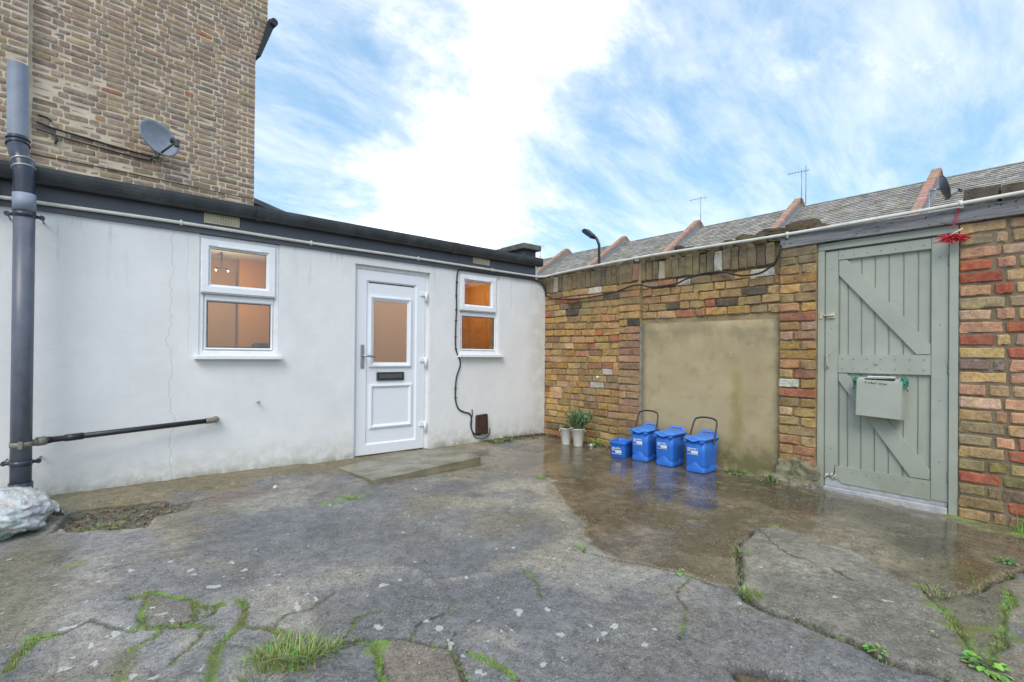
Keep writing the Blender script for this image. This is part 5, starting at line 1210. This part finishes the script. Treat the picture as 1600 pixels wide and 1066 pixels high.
    if handle:
        hh_ = .225; bm = BM()
        tube(bm, smooth_path([tip(-.02, -r_), tip(.05, -r_), tip(hh_*.80, -r_*.93), tip(hh_*.97, -r_*.70), tip(hh_*1.03, 0), tip(hh_*.97, r_*.70), tip(hh_*.80, r_*.93), tip(.05, r_), tip(-.02, r_)], 6), .0085, 8)
        obj('handle', fix(bm), m_hand, t, False)
    else:
        bm = BM(); tube(bm, smooth_path([(hx, -r_, Hh*.90), (D_*.3, -r_, Hh*.86), (D_*.56, -r_*.9, Hh*.80), (D_*.60, 0, Hh*.79), (D_*.56, r_*.9, Hh*.80), (D_*.3, r_, Hh*.86), (hx, r_, Hh*.90)], 6), .0085, 8); obj('handle', fix(bm), m_hand, t, False)
    sticker(t, W_*.08, Hh*.63, W_*.54, Hh*.20, -sec(.64)[1]/2-.0015, .012)
    return t
zb = lambda x, y: gz(x, y)-.002
caddy((-.245, -2.415, zb(-.245, -2.415)), R(2), .205, .285, .325, 'lidded blue caddy nearest the gate with black handle raised, front of row', .42)
caddy((-.255, -2.085, zb(-.255, -2.085)), R(4), .200, .275, .325, 'lidded blue caddy in the middle with no handle raised', None)
caddy((-.275, -1.800, zb(-.275, -1.80)), R(8), .195, .265, .325, 'lidded blue caddy with raised black handle beside the small open box', .38)
t = thing('open_caddy', 'small open blue kitchen caddy without lid at the row end', 'food caddy', (-.345, -1.555, zb(-.345, -1.555)), None, (0, 0, R(10)))
bm = BM(); loft(bm, [(.155, .185, .022, 0, 0), (.165, .195, .024, .008, 0), (.180, .215, .026, .15, 0)], True, False); loft(bm, [(.170, .205, .022, .15, 0), (.155, .185, .02, .02, 0)], False, True)
obj('body', fix(bm), m_blue, t, False)
bm = BM(); loft(bm, [(.181, .216, .026, .138, 0), (.192, .227, .028, .142, 0), (.196, .231, .028, .176, 0), (.190, .225, .026, .181, 0), (.172, .207, .022, .179, 0), (.168, .203, .02, .140, 0)], False, False); obj('rim', fix(bm), m_blue, t, False)
sticker(t, .005, .083, .115, .075, -.1055, .065)

# ------------------------------------------------------------------ leaves and blades
def leaf_mat(name, col, hue=.25):
    m, g, bs = material(name)
    a = g.node('ShaderNodeAttribute', attribute_name='Col')
    P = g.node('ShaderNodeTexCoord').outputs['Object']; k = g.ramp(g.noise(P, 40, 3), .3, .7, .8, 1.2)
    g.l.new(g.vmath('MULTIPLY', a.outputs['Color'], g.comb(k, k, k)), bs.inputs['Base Color']); bs.inputs['Roughness'].default_value = .55
    bs.inputs['Transmission Weight'].default_value = 0.0
    return m
m_leaf = leaf_mat('leaf', None)
def colored(name, V, F, Cs, mat, parent=None, world=True):
    me = bpy.data.meshes.new(name); me.from_pydata(V, [], F); at = me.attributes.new('Col', 'FLOAT_COLOR', 'POINT')
    at.data.foreach_set('color', np.array([(*c, 1) for c in Cs], np.float32).ravel())
    return obj(name, me, mat, parent, world)
def blades(V, F, Cs, c, n, h, sp, rs, col, wd=.004, dry=.15):
    for i in range(n):
        a = rs.uniform(0, 2*PI); r_ = sp*math.sqrt(rs.random()); b = Vector((c[0]+r_*math.cos(a), c[1]+r_*math.sin(a), c[2])); L = h*rs.uniform(.35, 1.25); le = rs.uniform(.2, 1.5); a2 = a+rs.uniform(-.9, .9)
        dr = Vector((math.cos(a2), math.sin(a2), 0)); sd = Vector((-dr.y, dr.x, 0))*wd*rs.uniform(.6, 1.3); k0 = len(V)
        cc = (.34, .29, .13) if rs.random() < dry else tuple(v*rs.uniform(.65, 1.35) for v in col)
        for f in (0, .35, .7, 1):
            p = b+dr*(le*L*f*f*.8)+Vector((0, 0, L*(f-.32*le*f*f))); s = sd*(1-f*.92)
            V += [tuple(p-s), tuple(p+s)]; Cs += [cc, cc]
        for q in range(3): F.append((k0+2*q, k0+2*q+1, k0+2*q+3, k0+2*q+2))
def grass(label, spots, seed, col=(.20, .34, .075), group='grass tufts growing in the cracks', dry=.15):
    rs = random.Random(seed); V, F, Cs = [], [], []
    for x, y, n, h, sp in spots: blades(V, F, Cs, (x, y, gz(x, y)-.004), n, h, sp, rs, col, .0026 if h < .08 else .0034, dry)
    return tag(colored('grass_tuft', V, F, Cs, m_leaf), label, 'grass', group)
def weed(name, label, c, n, h, sp, ls, seed, col=(.13, .27, .06), group=None, cat='weed', round_=False):
    rs = random.Random(seed); V, F, Cs = [], [], []
    for i in range(n):
        a = rs.uniform(0, 2*PI); r_ = sp*math.sqrt(rs.random()); e = Vector((c[0]+r_*math.cos(a), c[1]+r_*math.sin(a), c[2]+h*rs.uniform(.25, 1)*(1-.5*r_/sp)))
        b = Vector((c[0]+r_*.25*math.cos(a), c[1]+r_*.25*math.sin(a), c[2]-.003)); k0 = len(V); cc = tuple(v*rs.uniform(.6, 1.4) for v in col)
        sd = Vector((-math.sin(a), math.cos(a), 0))*.0012
        V += [tuple(b-sd), tuple(b+sd), tuple(e+sd), tuple(e-sd)]; Cs += [tuple(v*.6 for v in cc)]*4; F.append((k0, k0+1, k0+2, k0+3))
        L = ls*rs.uniform(.6, 1.25); W_ = L*(.42 if round_ else .26); t = Vector((math.cos(a), math.sin(a), rs.uniform(-.5, .4))).normalized(); s = Vector((-math.sin(a), math.cos(a), rs.uniform(-.3, .3))); nn = t.cross(s)
        k0 = len(V)
        for q in (e-t*L*.1, e+t*L*.35+s*W_+nn*L*.08, e+t*L*.35-nn*L*.04, e+t*L*.35-s*W_+nn*L*.08, e+t*L*.75+s*W_*.7, e+t*L*.75-s*W_*.7, e+t*L*1.05-nn*L*.1): V.append(tuple(q)); Cs.append(cc)
        F += [(k0, k0+1, k0+2), (k0, k0+2, k0+3), (k0+1, k0+4, k0+2), (k0+3, k0+2, k0+5), (k0+2, k0+4, k0+6), (k0+2, k0+6, k0+5)]
    return tag(colored(name, V, F, Cs, m_leaf), label, cat, group)
PTS.update(weed3=[-.055, -2.664], weed4=[-.09, -2.97], weed5=[-.13, -1.0], weed6=[-.09, -1.22], tuft9=[-.03, -4.535])
GW = PTS
def pt(k): return GW[k]
x, y = pt('tuft1'); grass('large bright grass tuft at the front left of the yard', [(x, y, 150, .075, .085), (x+.07, y-.05, 120, .085, .07), (x-.06, y+.03, 70, .04, .06), (x+.11, y+.05, 50, .05, .05), (x+.02, y+.10, 60, .045, .05), (x-.10, y-.03, 40, .035, .05), (x+.15, y-.03, 60, .07, .05)], 1, dry=.35)
for i, (k, n, h, sp, lb) in enumerate((('tuft2', 60, .045, .04, 'small grass tuft on the top edge of raised slab'), ('tuft3', 50, .045, .05, 'small grass tuft in the crack junction beside raised slab'), ('tuft4', 40, .05, .035, 'grass tuft by the light patch in middle of yard'),
        ('tuft5', 40, .045, .03, 'small grass tuft at the end of the long front crack'), ('tuft6', 45, .035, .06, 'low grass in the mossy crack near wall left of step'), ('tuft7', 60, .07, .05, 'wispy grass at the foot of white wall right of step'), ('tuft8', 50, .05, .06, 'thin dry grass at the mossy crack by right edge'), ('tuft9', 16, .13, .03, 'single tall grass blades at the foot of right brick wall'),
        ('tuft10', 50, .03, .06, 'low grass in the debris hollow beside the wall apron'), ('tuft11', 40, .035, .05, 'small grass patch on the left of the raised slab crack'))):
    x, y = pt(k); grass(lb, [(x, y, n, h, sp)], 20+i, (.20, .33, .06), dry=.4 if k in ('tuft8', 'tuft10') else .15)
def W_(k, name, label, n, h, sp, ls, seed, **kw):
    x, y = pt(k); return weed(name, label, (x, y, gz(x, y)), n, h, sp, ls, seed, **kw)
gq = 'weeds growing in cracks and corners'
W_('weed1', 'weed', 'broad leaved bright weed at bottom right of the yard', 40, .06, .055, .028, 3, col=(.20, .38, .07), group=gq, round_=True)
W_('weed2', 'weed', 'small weed in the front crack below raised slab', 16, .03, .03, .018, 4, col=(.2, .36, .08), group=gq, round_=True)
W_('weed3', 'weed', 'low leafy weeds at foot of render panel beside the caddies', 60, .045, .10, .02, 5, col=(.12, .25, .05), group=gq, round_=True)
W_('weed4', 'weed', 'low leafy weeds at the foot of pier left of gate', 50, .045, .09, .02, 6, col=(.10, .22, .04), group=gq, round_=True)
W_('weed5', 'weed', 'leafy green weed beside the white plant pots', 60, .12, .10, .032, 7, col=(.17, .32, .08), group=gq, round_=True)
W_('weed6', 'weed', 'pale spreading weed between plant pots and small box', 70, .06, .15, .022, 8, col=(.20, .27, .09), group=gq)
W_('weed7', 'weed', 'small leafy weed at foot of white wall near corner', 45, .085, .09, .026, 9, col=(.13, .26, .07), group=gq, round_=True)
W_('weed8', 'weed', 'tiny weed in the broken hole at far right', 30, .035, .045, .018, 10, col=(.12, .27, .07), group=gq, round_=True)
W_('weed9', 'weed', 'tiny weed in the long crack left of slab', 14, .025, .03, .014, 12, col=(.2, .36, .08), group=gq, round_=True)
W_('weed10', 'weed', 'tiny seedling alone on the grey slab', 8, .03, .014, .012, 13, col=(.2, .36, .1), group=gq, round_=True)

rs = random.Random(77); V, F, Cs = [], [], []
for k, dens, hh_ in (('mD1', 90, .016), ('mD2', 60, .012), ('mD3', 60, .010), ('mD4', 60, .010), ('mD5', 60, .012), ('mD6', 90, .016), ('mD7', 80, .014), ('mD8', 90, .014), ('mD9', 40, .010), ('mD10', 60, .012), ('mD11', 80, .014), ('mD14', 70, .016), ('mD15', 60, .014), ('x1', 50, .012), ('x3', 60, .012), ('x4', 50, .01), ('x6', 50, .01),
        ('mossB', 110, .018), ('mossB2', 90, .016), ('crackA', 45, .012), ('crackA2', 60, .016), ('crackA3', 40, .014), ('crackB', 50, .014)):
    L_ = LINES[k]
    for (ax, ay), (bx, by) in zip(L_, L_[1:]):
        ln = math.hypot(bx-ax, by-ay)
        for i in range(int(ln*dens*4)):
            t_ = rs.random(); x, y = ax+(bx-ax)*t_+rs.gauss(0, .014), ay+(by-ay)*t_+rs.gauss(0, .014)
            if not (-5.4 < x < .1 and -4.85 < y < .1) or fbm(np.array(x), np.array(y), .16, 40, 3) < .42: continue
            blades(V, F, Cs, (x, y, gz(x, y)-.003), 2, hh_, .006, rs, rs.choice(((.17, .26, .05), (.20, .24, .06), (.16, .32, .06))), .0022, .2)
tag(colored('moss', V, F, Cs, m_leaf), kind='stuff')
# ------------------------------------------------------------------ plant pots
m_pot = plain('white_bucket', (.74, .72, .66), .4, .06, 7, stain=(.55, .52, .44))
m_soil = plain('dark_soil', (.035, .028, .02), .95, .4, 30, .8)
def bucket(x, y, label, s=1.):
    z = gz(x, y)-.003; t = thing('plant_pot', label, 'plant pot', (x, y, z), 'white plant pots by the brick wall')
    bm = BM(); lathe(bm, [(.052*s, 0), (.055*s, .006), (.074*s, .195*s), (.080*s, .198*s), (.080*s, .206*s), (.073*s, .206*s), (.070*s, .17*s)], (0, 0, 0), 28, cap=False)
    bm.faces.new([bm.verts.new((.052*s*math.cos(2*PI*k/28), .052*s*math.sin(2*PI*k/28), .001)) for k in range(28)])
    obj('pot', fix(bm), m_pot, t, False)
    bm = BM(); bmesh.ops.create_circle(bm, cap_ends=True, radius=.0715*s, segments=24, matrix=Matrix.Translation((0, 0, .178*s))); obj('soil', bm, m_soil, t, False)
    for a in (-.7, 2.4):
        bm = BM(); c_ = Vector((.079*s*math.cos(a), .079*s*math.sin(a), .175*s)); tube(bm, [c_, c_*1.0+Vector((.008*math.cos(a), .008*math.sin(a), 0))], .012, 8); obj('handle_lug', bm, m_pot, t, False)
    return z
z1 = bucket(-.300, -.690, 'smaller looking white bucket pot at the back by the corner', .95)
z2 = bucket(-.265, -.855, 'front white bucket pot holding a bushy green plant', 1.)
def shrub(name, label, c, n, rad, hgt, ls, seed, col):
    rs = random.Random(seed); V, F, Cs = [], [], []
    for i in range(n):
        th = rs.uniform(0, 2*PI); ph = rs.uniform(0, 1); r_ = rad*(.15+.85*math.sqrt(rs.random()))*rs.choice((.7, .85, 1, 1.15)); k = math.sin(ph*PI*.62+.15)*(.8+.35*math.sin(th*3+seed))
        e = Vector((c[0]+r_*k*math.cos(th), c[1]+r_*k*math.sin(th), c[2]+hgt*ph*rs.uniform(.6, 1.05)))
        t = (e-Vector((c[0], c[1], c[2]-.06))).normalized()+Vector((rs.uniform(-.5, .5), rs.uniform(-.5, .5), rs.uniform(-.3, .5))); t.normalize(); s = t.cross(Vector((rs.uniform(-1, 1), rs.uniform(-1, 1), rs.uniform(-1, 1)))).normalized()*ls*.13; L = ls*rs.uniform(.6, 1.3); k0 = len(V); cc = tuple(v*rs.uniform(.5, 1.5) for v in col)
        V += [tuple(e-t*L*.5-s*.4), tuple(e-t*L*.5+s*.4), tuple(e+s), tuple(e+t*L*.5), tuple(e-s)]; Cs += [cc]*5; F.append((k0, k0+1, k0+2, k0+3, k0+4))
    st = BM()
    o = colored(name, V, F, Cs, m_leaf); tag(o, label, 'plant')
    bm = BM()
    for i in range(9):
        a = rs.uniform(0, 2*PI); tube(bm, smooth_path([(c[0]+.012*math.cos(a), c[1]+.012*math.sin(a), c[2]-.03), (c[0]+.03*math.cos(a), c[1]+.03*math.sin(a), c[2]+hgt*.3), (c[0]+rad*.6*math.cos(a), c[1]+rad*.6*math.sin(a), c[2]+hgt*.75)], 3), .0022, 5)
    obj('stem', bm, plain('plant_stem', (.10, .09, .04), .8, .2, 20), o); return o
shrub('potted_plant', 'bushy dark green plant growing in the front white bucket', (-.265, -.855, z2+.21), 1500, .165, .21, .045, 5, (.125, .20, .09))
shrub('potted_plant', 'low sparse greenery in the back white bucket', (-.300, -.690, z1+.17), 260, .07, .065, .026, 6, (.07, .155, .04))
bm = BM(); bmesh.ops.create_icosphere(bm, subdivisions=2, radius=.022, matrix=Matrix.Translation((-.19, -1.0, gz(-.19, -1.0)+.012)))
for v in bm.verts: v.co += Vector((RB.uniform(-.004, .004), RB.uniform(-.004, .004), RB.uniform(-.006, .004)))
tag(obj('pebble', bm, m_stick), 'white pebble on the ground beside the front plant pot', 'pebble')
x, y = pt('pebble'); bm = BM(); bmesh.ops.create_icosphere(bm, subdivisions=2, radius=.017, matrix=Matrix.Translation((x, y, gz(x, y)+.008)))
for v in bm.verts: v.co += Vector((RB.uniform(-.003, .003), RB.uniform(-.003, .003), RB.uniform(-.004, .002)))
tag(obj('pebble', bm, plain('cream_stone', (.62, .58, .42), .7, .1, 20)), 'cream pebble on the apron under the left window', 'pebble')

# ------------------------------------------------------------------ debris, leaf litter and soil along the walls
def litter(label_kind, fn, n, seed, size, pal):
    rs = random.Random(seed); V, F, Cs = [], [], []
    for i in range(n):
        x, y = fn(rs); z = gz(x, y)+rs.uniform(-.002, .010); s = size*rs.choice((.5, .7, 1, 1, 1.5)); a = rs.uniform(0, 2*PI); q = Euler((rs.uniform(-.7, .7), rs.uniform(-.7, .7), a)).to_matrix(); cc = tuple(v*rs.uniform(.6, 1.4) for v in rs.choice(pal)); k0 = len(V)
        P = [Vector((s, 0, 0)), Vector((.1*s, s*.55, s*.18)), Vector((-s, .1*s, 0)), Vector((0, -s*.5, s*.12)), Vector((0, 0, -s*.3))]
        for p in P: V.append(tuple(Vector((x, y, z+.3*s))+q @ p)); Cs.append(cc)
        F += [(k0, k0+1, k0+3), (k0+1, k0+2, k0+3), (k0, k0+4, k0+1), (k0+1, k0+4, k0+2), (k0+2, k0+4, k0+3), (k0+3, k0+4, k0)]
    return tag(colored(label_kind, V, F, Cs, m_leaf), kind='stuff')
PAL_L = [(.09, .065, .04), (.13, .10, .06), (.06, .045, .03), (.17, .125, .075), (.10, .085, .05)]
litter('leaf_litter', lambda rs: (rs.uniform(-1.05, -.05), -abs(rs.gauss(.06, .07))), 620, 3, .013, PAL_L)
litter('leaf_litter', lambda rs: (-abs(rs.gauss(.05, .07)), rs.uniform(-1.5, -.1)), 400, 4, .012, PAL_L)
hx_ = [p[0] for p in ZONES['hole']]; hy_ = [p[1] for p in ZONES['hole']]
hp = np.array(ZONES['hole'])
def in_hole(rs):
    for _ in range(60):
        x, y = rs.uniform(min(hx_), max(hx_)), rs.uniform(min(hy_), max(hy_))
        if inside(np.array([x]), np.array([y]), ZONES['hole'])[0]: return x, y
    return x, y
litter('rubble', in_hole, 520, 5, .010, [(.14, .115, .07), (.17, .145, .095), (.10, .085, .055), (.13, .135, .06), (.19, .165, .12), (.17, .13, .09)])
litter('grit', lambda rs: (rs.uniform(-5, -.5), rs.uniform(-4.6, -.4)), 700, 6, .0035, [(.25, .23, .19), (.4, .38, .33), (.10, .09, .07)])
litter('grit', lambda rs: (-abs(rs.gauss(.04, .05)), rs.uniform(-3.4, -2.5)), 160, 7, .008, [(.35, .33, .28), (.2, .18, .12), (.10, .12, .04)])

# ------------------------------------------------------------------ rubbish bag
m_bag, g, bs = material('thin_plastic_bag')
P = g.node('ShaderNodeTexCoord').outputs['Object']; qx, qy, qz = g.sep(P)
n = g.noise(P, 9, 5, .6, 1.2); n2 = g.noise(P, 15, 4, .6)
c = g.mix(g.ramp(n, .35, .62), (.50, .56, .53), (.60, .60, .60)); c = g.mix(g.ramp(n2, .58, .66, 0, .55), c, (.62, .33, .26)); c = g.mix(g.math('MULTIPLY', g.ramp(g.noise(P, 8, 4, .6, .5), .52, .58), .5), c, (.30, .31, .38))
c = g.mix(g.math('MULTIPLY', g.ramp(qz, .05, -.005), g.ramp(n, .45, .58, 0, .8)), c, (.16, .36, .22))
g.l.new(c, bs.inputs['Base Color']); bs.inputs['Roughness'].default_value = .25; bs.inputs['Specular IOR Level'].default_value = .6; bump(g, bs, g.noise(P, 9, 4, .5, 2.5), .55, .03)
bag = thing('rubbish_bag', 'full pale plastic rubbish bag slumped at the foot of pipe', 'rubbish bag', (-5.13, -.50, -.02))
bm = BM(); bmesh.ops.create_icosphere(bm, subdivisions=5, radius=1)
for v in bm.verts:
    p = v.co.copy(); k = 1+.30*(float(lattice(np.array(p.x*1.3+p.z), np.array(p.y*1.1+5), .55, 5))-.5)+.16*(float(lattice(np.array(p.x*2+p.z*3), np.array(p.y*2-p.z*2), .22, 6))-.5)+.05*(float(lattice(np.array(p.x*5+p.z*2), np.array(p.y*5-p.z*4), .30, 9))-.5)
    v.co = Vector((-5.14+p.x*.245*k, -.60+p.y*.39*k, max(-.022, .075+p.z*.135*k)))
for f in bm.faces: f.smooth = True
obj('bag', bm, m_bag, bag)
bm = BM(); P = smooth_path([(-4.93, -.62, .07), (-4.90, -.64, .075), (-4.875, -.66, .055), (-4.855, -.66, .06)], 4)     # gathered end of the bag
rings = tube(bm, P, .03, 14, radii=[.055-.034*min(1, i/5)+.022*max(0, i-8)/4 for i in range(len(P))], cap=False)
for r_ in rings:
    for k, v in enumerate(r_): v.co += Vector((0, 0, .012*(1 if k % 2 else -1)*len(r_)/14))
obj('bag_neck', bm, m_bag, bag)
# ------------------------------------------------------------------ terraced houses beyond the wall
m_sl = brick_material('roof_slate', True, (.26, .27, .27), .25, (.22, .23, .12), .30, .3)
m_hb = plain('house_brick', (.33, .22, .145), .9, .25, 12, .5)
m_flash = plain('lead_flashing', (.21, .225, .25), .55, .15, 8)
m_cop = brick_material('red_coping_brick', True, (.42, .26, .20), .35, (.3, .24, .18), .3, .4)
m_ridge = plain('ridge_tile', (.24, .245, .24), .8, .2, 9, .3)
RX, RZ, EX, EZ = 19.0, 7.62, 14.6, 7.62-4.4*.627
SLP = math.atan2(RZ-EZ, RX-EX); LS = math.hypot(RX-EX, RZ-EZ)
party = [22.37+4.61, 22.37, 17.763, 13.158, 8.55, 3.77, -.92, -5.55, -10.15]
roof_pt = lambda s, y, n=0.: (EX+s*math.cos(SLP)-n*math.sin(SLP), y, EZ+s*math.sin(SLP)+n*math.cos(SLP))
def slope_box(bm, s0, s1, y0, y1, n0, n1):
    v = [bm.verts.new(roof_pt(s, y, n)) for n in (n0, n1) for s, y in ((s0, y0), (s1, y0), (s1, y1), (s0, y1))]
    for f in ((3, 2, 1, 0), (4, 5, 6, 7), (0, 1, 5, 4), (1, 2, 6, 5), (2, 3, 7, 6), (3, 0, 4, 7)): bm.faces.new([v[i] for i in f])
ORD = ['farthest', 'second farthest', 'third farthest', 'lamp side', 'middle', 'aerial side', 'dish side', 'nearest']
HL = ['slate roofed terraced house farthest away, hidden mostly behind white extension', 'far slate roofed terraced house just right of the extension parapet', 'slate roofed terraced house directly behind the street lamp', 'slate roofed terraced house between lamp and first thin aerial', 'slate roofed terraced house between the two rooftop aerials',
      'slate roofed terraced house between tall aerials and the far dish', 'slate roofed terraced house at right edge beyond the dish', None]
for i in range(7):
    y1, y0 = party[i], party[i+1]
    h = thing('terraced_house', HL[i], 'house', (RX, (y0+y1)/2, -.32), 'terraced houses beyond the brick wall')
    bm = BM(); prism(bm, [(EX+.25, -.32), (2*RX-EX-.25, -.32), (2*RX-EX-.25, EZ+.05), (RX, RZ-.10), (EX+.25, EZ+.05)], lambda x, z: (x, y0+.004, z), lambda x, z: (x, y1-.004, z)); obj('wall', fix(bm), m_hb, h)
    rs = random.Random(50+i); V, F, Cs = [], [], []; row = 0; s = -.1
    while s < LS-.02:
        y = y0+.13-(.15 if row % 2 else 0)
        while y < y1-.13:
            a, b = max(y, y0+.13)+.004, min(y+.30, y1-.13)-.004
            if b-a > .03:
                dn = rs.uniform(-.004, .006); c0 = rs.uniform(.75, 1.25); base = (.46, .46, .46) if rs.random() > .12 else (.46, .46, .38); cc = tuple(v*c0 for v in base); k0 = len(V)
                for n0, n1, ss in ((.030+dn, .056+dn, s), (.0, .016, min(s+.23, LS))):
                    for yy in (a, b): V += [roof_pt(ss, yy, n0), roof_pt(ss, yy, n1)]
                Cs += [cc]*8; F += [(k0+1, k0+3, k0+7, k0+5), (k0, k0+2, k0+3, k0+1), (k0, k0+1, k0+5, k0+4), (k0+2, k0+6, k0+7, k0+3)]
            y += .30
        s += .20; row += 1
    tag(colored('slates', V, F, Cs, m_sl, h), kind='stuff')
    bm = BM(); slope_box(bm, -.1, LS, y0+.12, y1-.12, -.03, -.002); v = [Vector(roof_pt(LS, y, .0)) for y in (y0+.12, y1-.12)]
    prism(bm, [(RX, RZ-.03), (2*RX-EX, EZ-.03), (2*RX-EX, EZ), (RX, RZ)], lambda x, z: (x+.002, y0+.12, z), lambda x, z: (x+.002, y1-.12, z)); obj('roof_deck', fix(bm), m_ridge, h)
    bm = BM(); yy = y0+.13
    while yy < y1-.2: tube(bm, [(RX, yy, RZ+.005), (RX, min(yy+.44, y1-.13), RZ+.005)], .055, 8); yy += .45
    obj('ridge_tiles', fix(bm), m_ridge, h)
    # party wall that stands proud of the roof on this house's near side, its coping and flashing
    yp = y0; NH = .40
    bm = BM(); prism(bm, [(EX+.1, EZ-.3), (EX+.0, EZ+.12), (RX, RZ+NH*1.0), (2*RX-EX, EZ+.12), (2*RX-EX, EZ-.3)], lambda x, z: (x, yp-.115, z), lambda x, z: (x, yp+.115, z)); pw = obj('party_wall', fix(bm), m_hb, h)
    # brick on edge coping
    V, F, Cs = [], [], []; rs = random.Random(80+i)
    def cb(p0, p1, w0, w1, tn, cc):
        k0 = len(V); d_ = (p1-p0).normalized(); n_ = Vector((-d_.z, 0, d_.x)); n_ = n_ if n_.z > 0 else -n_
        for p in (p0, p1):
            for yy, t_ in ((w0, -.05), (w1, -.05), (w1, tn), (w0, tn)): V.append(tuple(p+Vector((0, yy, 0))+n_*t_))
        Cs.extend([cc]*8); F.extend([(k0, k0+1, k0+2, k0+3), (k0+7, k0+6, k0+5, k0+4), (k0+3, k0+2, k0+6, k0+7), (k0, k0+3, k0+7, k0+4), (k0+1, k0+5, k0+6, k0+2)])
    for side in (0, 1):
        a = Vector((EX, yp, EZ+.12)); b = Vector((RX, yp, RZ+NH)); 
        if side: a = Vector((2*RX-EX, yp, EZ+.12))
        Lc = (b-a).length; u_ = (b-a)/Lc; st = 0.0; kmax = int(Lc/.077)
        for q in range(kmax if not side else 30):
            q2 = q if not side else kmax-1-q
            cc = tuple(v*rs.uniform(.8, 1.2) for v in rs.choice(((.52, .31, .25), (.56, .37, .30), (.50, .33, .26), (.46, .29, .23))))
            cb(a+u_*(q2*.077), a+u_*(q2*.077+.068), -.135, .135, .065+rs.uniform(-.004, .004), cc)
    tag(colored('coping_bricks', V, F, Cs, m_cop, pw), kind='stuff')
    bm = BM(); slope_box(bm, .0, LS, yp+.116, yp+.26, .0605, .067); slope_box(bm, .0, LS, yp-.26, yp-.116, .0605, .067); slope_box(bm, .0, LS, yp-.124, yp-.1155, .03, .19); slope_box(bm, .0, LS, yp+.1155, yp+.124, .03, .19); obj('flashing', fix(bm), m_flash, pw)

# aerials, far dish and street lamp
m_al = plain('dull_aluminium', (.30, .30, .31), .5, .15, 20, metal=.5)
def aerial(label, x, y, z0, z1, masts, n):
    t = thing('tv_aerial', label, 'aerial', (x, y, z0), 'rooftop aerials')
    bm = BM()
    for dy, zt_ in masts: tube(bm, [(x, y+dy, z0), (x, y+dy, zt_)], .016, 6)
    for dy, zt_ in masts[:1]: tube(bm, [(x, y+dy, z0+.3), (x+.15, y+.02, z0+.25)], .02, 6)
    obj('mast', bm, m_al, t)
    bm = BM(); dy, zt_ = masts[0]; a = Vector((x+.15, y+dy-.25, zt_-.02)); b = Vector((x-.2, y+dy+.5, zt_-.10)); tube(bm, [a, b], .012, 5); obj('boom', bm, m_al, t)
    for i in range(n):
        p = a+(b-a)*(i+.5)/n; L = .16-.006*i; bm = BM(); tube(bm, [p+Vector((0, 0, -L)), p+Vector((0, 0, L))] if i % 2 == 0 and n < 6 else [p+Vector((-L, -L*.4, 0)), p+Vector((L, L*.4, 0))], .006, 4); obj('element', bm, m_al, t)
    return t
aerial('twin mast tv aerial standing on the ridge near the second coping', 18.85, 3.60, 7.7, 9.3, [(0, 9.22), (-.17, 9.38)], 7)
aerial('single thin tv aerial standing on the ridge above the middle roofs', 18.85, 8.30, 7.6, 9.2, [(0, 9.15)], 5)
aerial('tiny distant aerial tip showing above the extension parapet', 18.85, 20.1, 7.6, 8.65, [(0, 8.6)], 4)
bm = None
fd = Vector((14.0, -1.85, 5.98))
m_dish_far = plain('dish_shaded', (.07, .078, .09), .5, .12, 8)  # shade on the far dish is put into its dark grey colour
dish('satellite_dish', 'dark satellite dish on a pale pole before far slate roofs', fd, (.35, -.90, .28), .36, .36, (Vector((.02, -.08, -.34)), Vector((.15, -.42, -.10))), None, 'satellite dishes', [(13.95, -1.60, 3.2), (13.95, -1.60, 6.05)], m_dish_far)
bm = BM(); tube(bm, [(13.95, -1.60, -.32), (13.95, -1.60, 3.25)], .03, 8)
tag(obj('post', bm, m_galv), 'thin metal post carrying the far dish', 'post')
sl_t = thing('street_lamp', 'black street lamp with flat head behind the brick wall', 'street lamp', (12.5, 9.56, -.32))
m_lampb = plain('lamp_black', (.012, .013, .015), .4, .1, 10)
bm = BM(); tube(bm, smooth_path([(12.5, 9.56, -.32), (12.5, 9.56, 3), (12.5, 9.56, 5.7), (12.5, 9.60, 6.05), (12.5, 9.75, 6.33), (12.5, 9.95, 6.45)], 6), .06, 12, radii=None); obj('column', bm, m_lampb, sl_t)
bm = BM(); prism(bm, [(9.84, 6.38), (9.92, 6.30), (10.45, 6.68), (10.47, 6.78), (10.30, 6.84), (9.90, 6.50)], lambda y, z: (12.32, y, z), lambda y, z: (12.68, y, z)); fix(bm); bmesh.ops.bevel(bm, geom=list(bm.edges), offset=.03, segments=2, affect='EDGES'); obj('lantern', bm, m_lampb, sl_t)
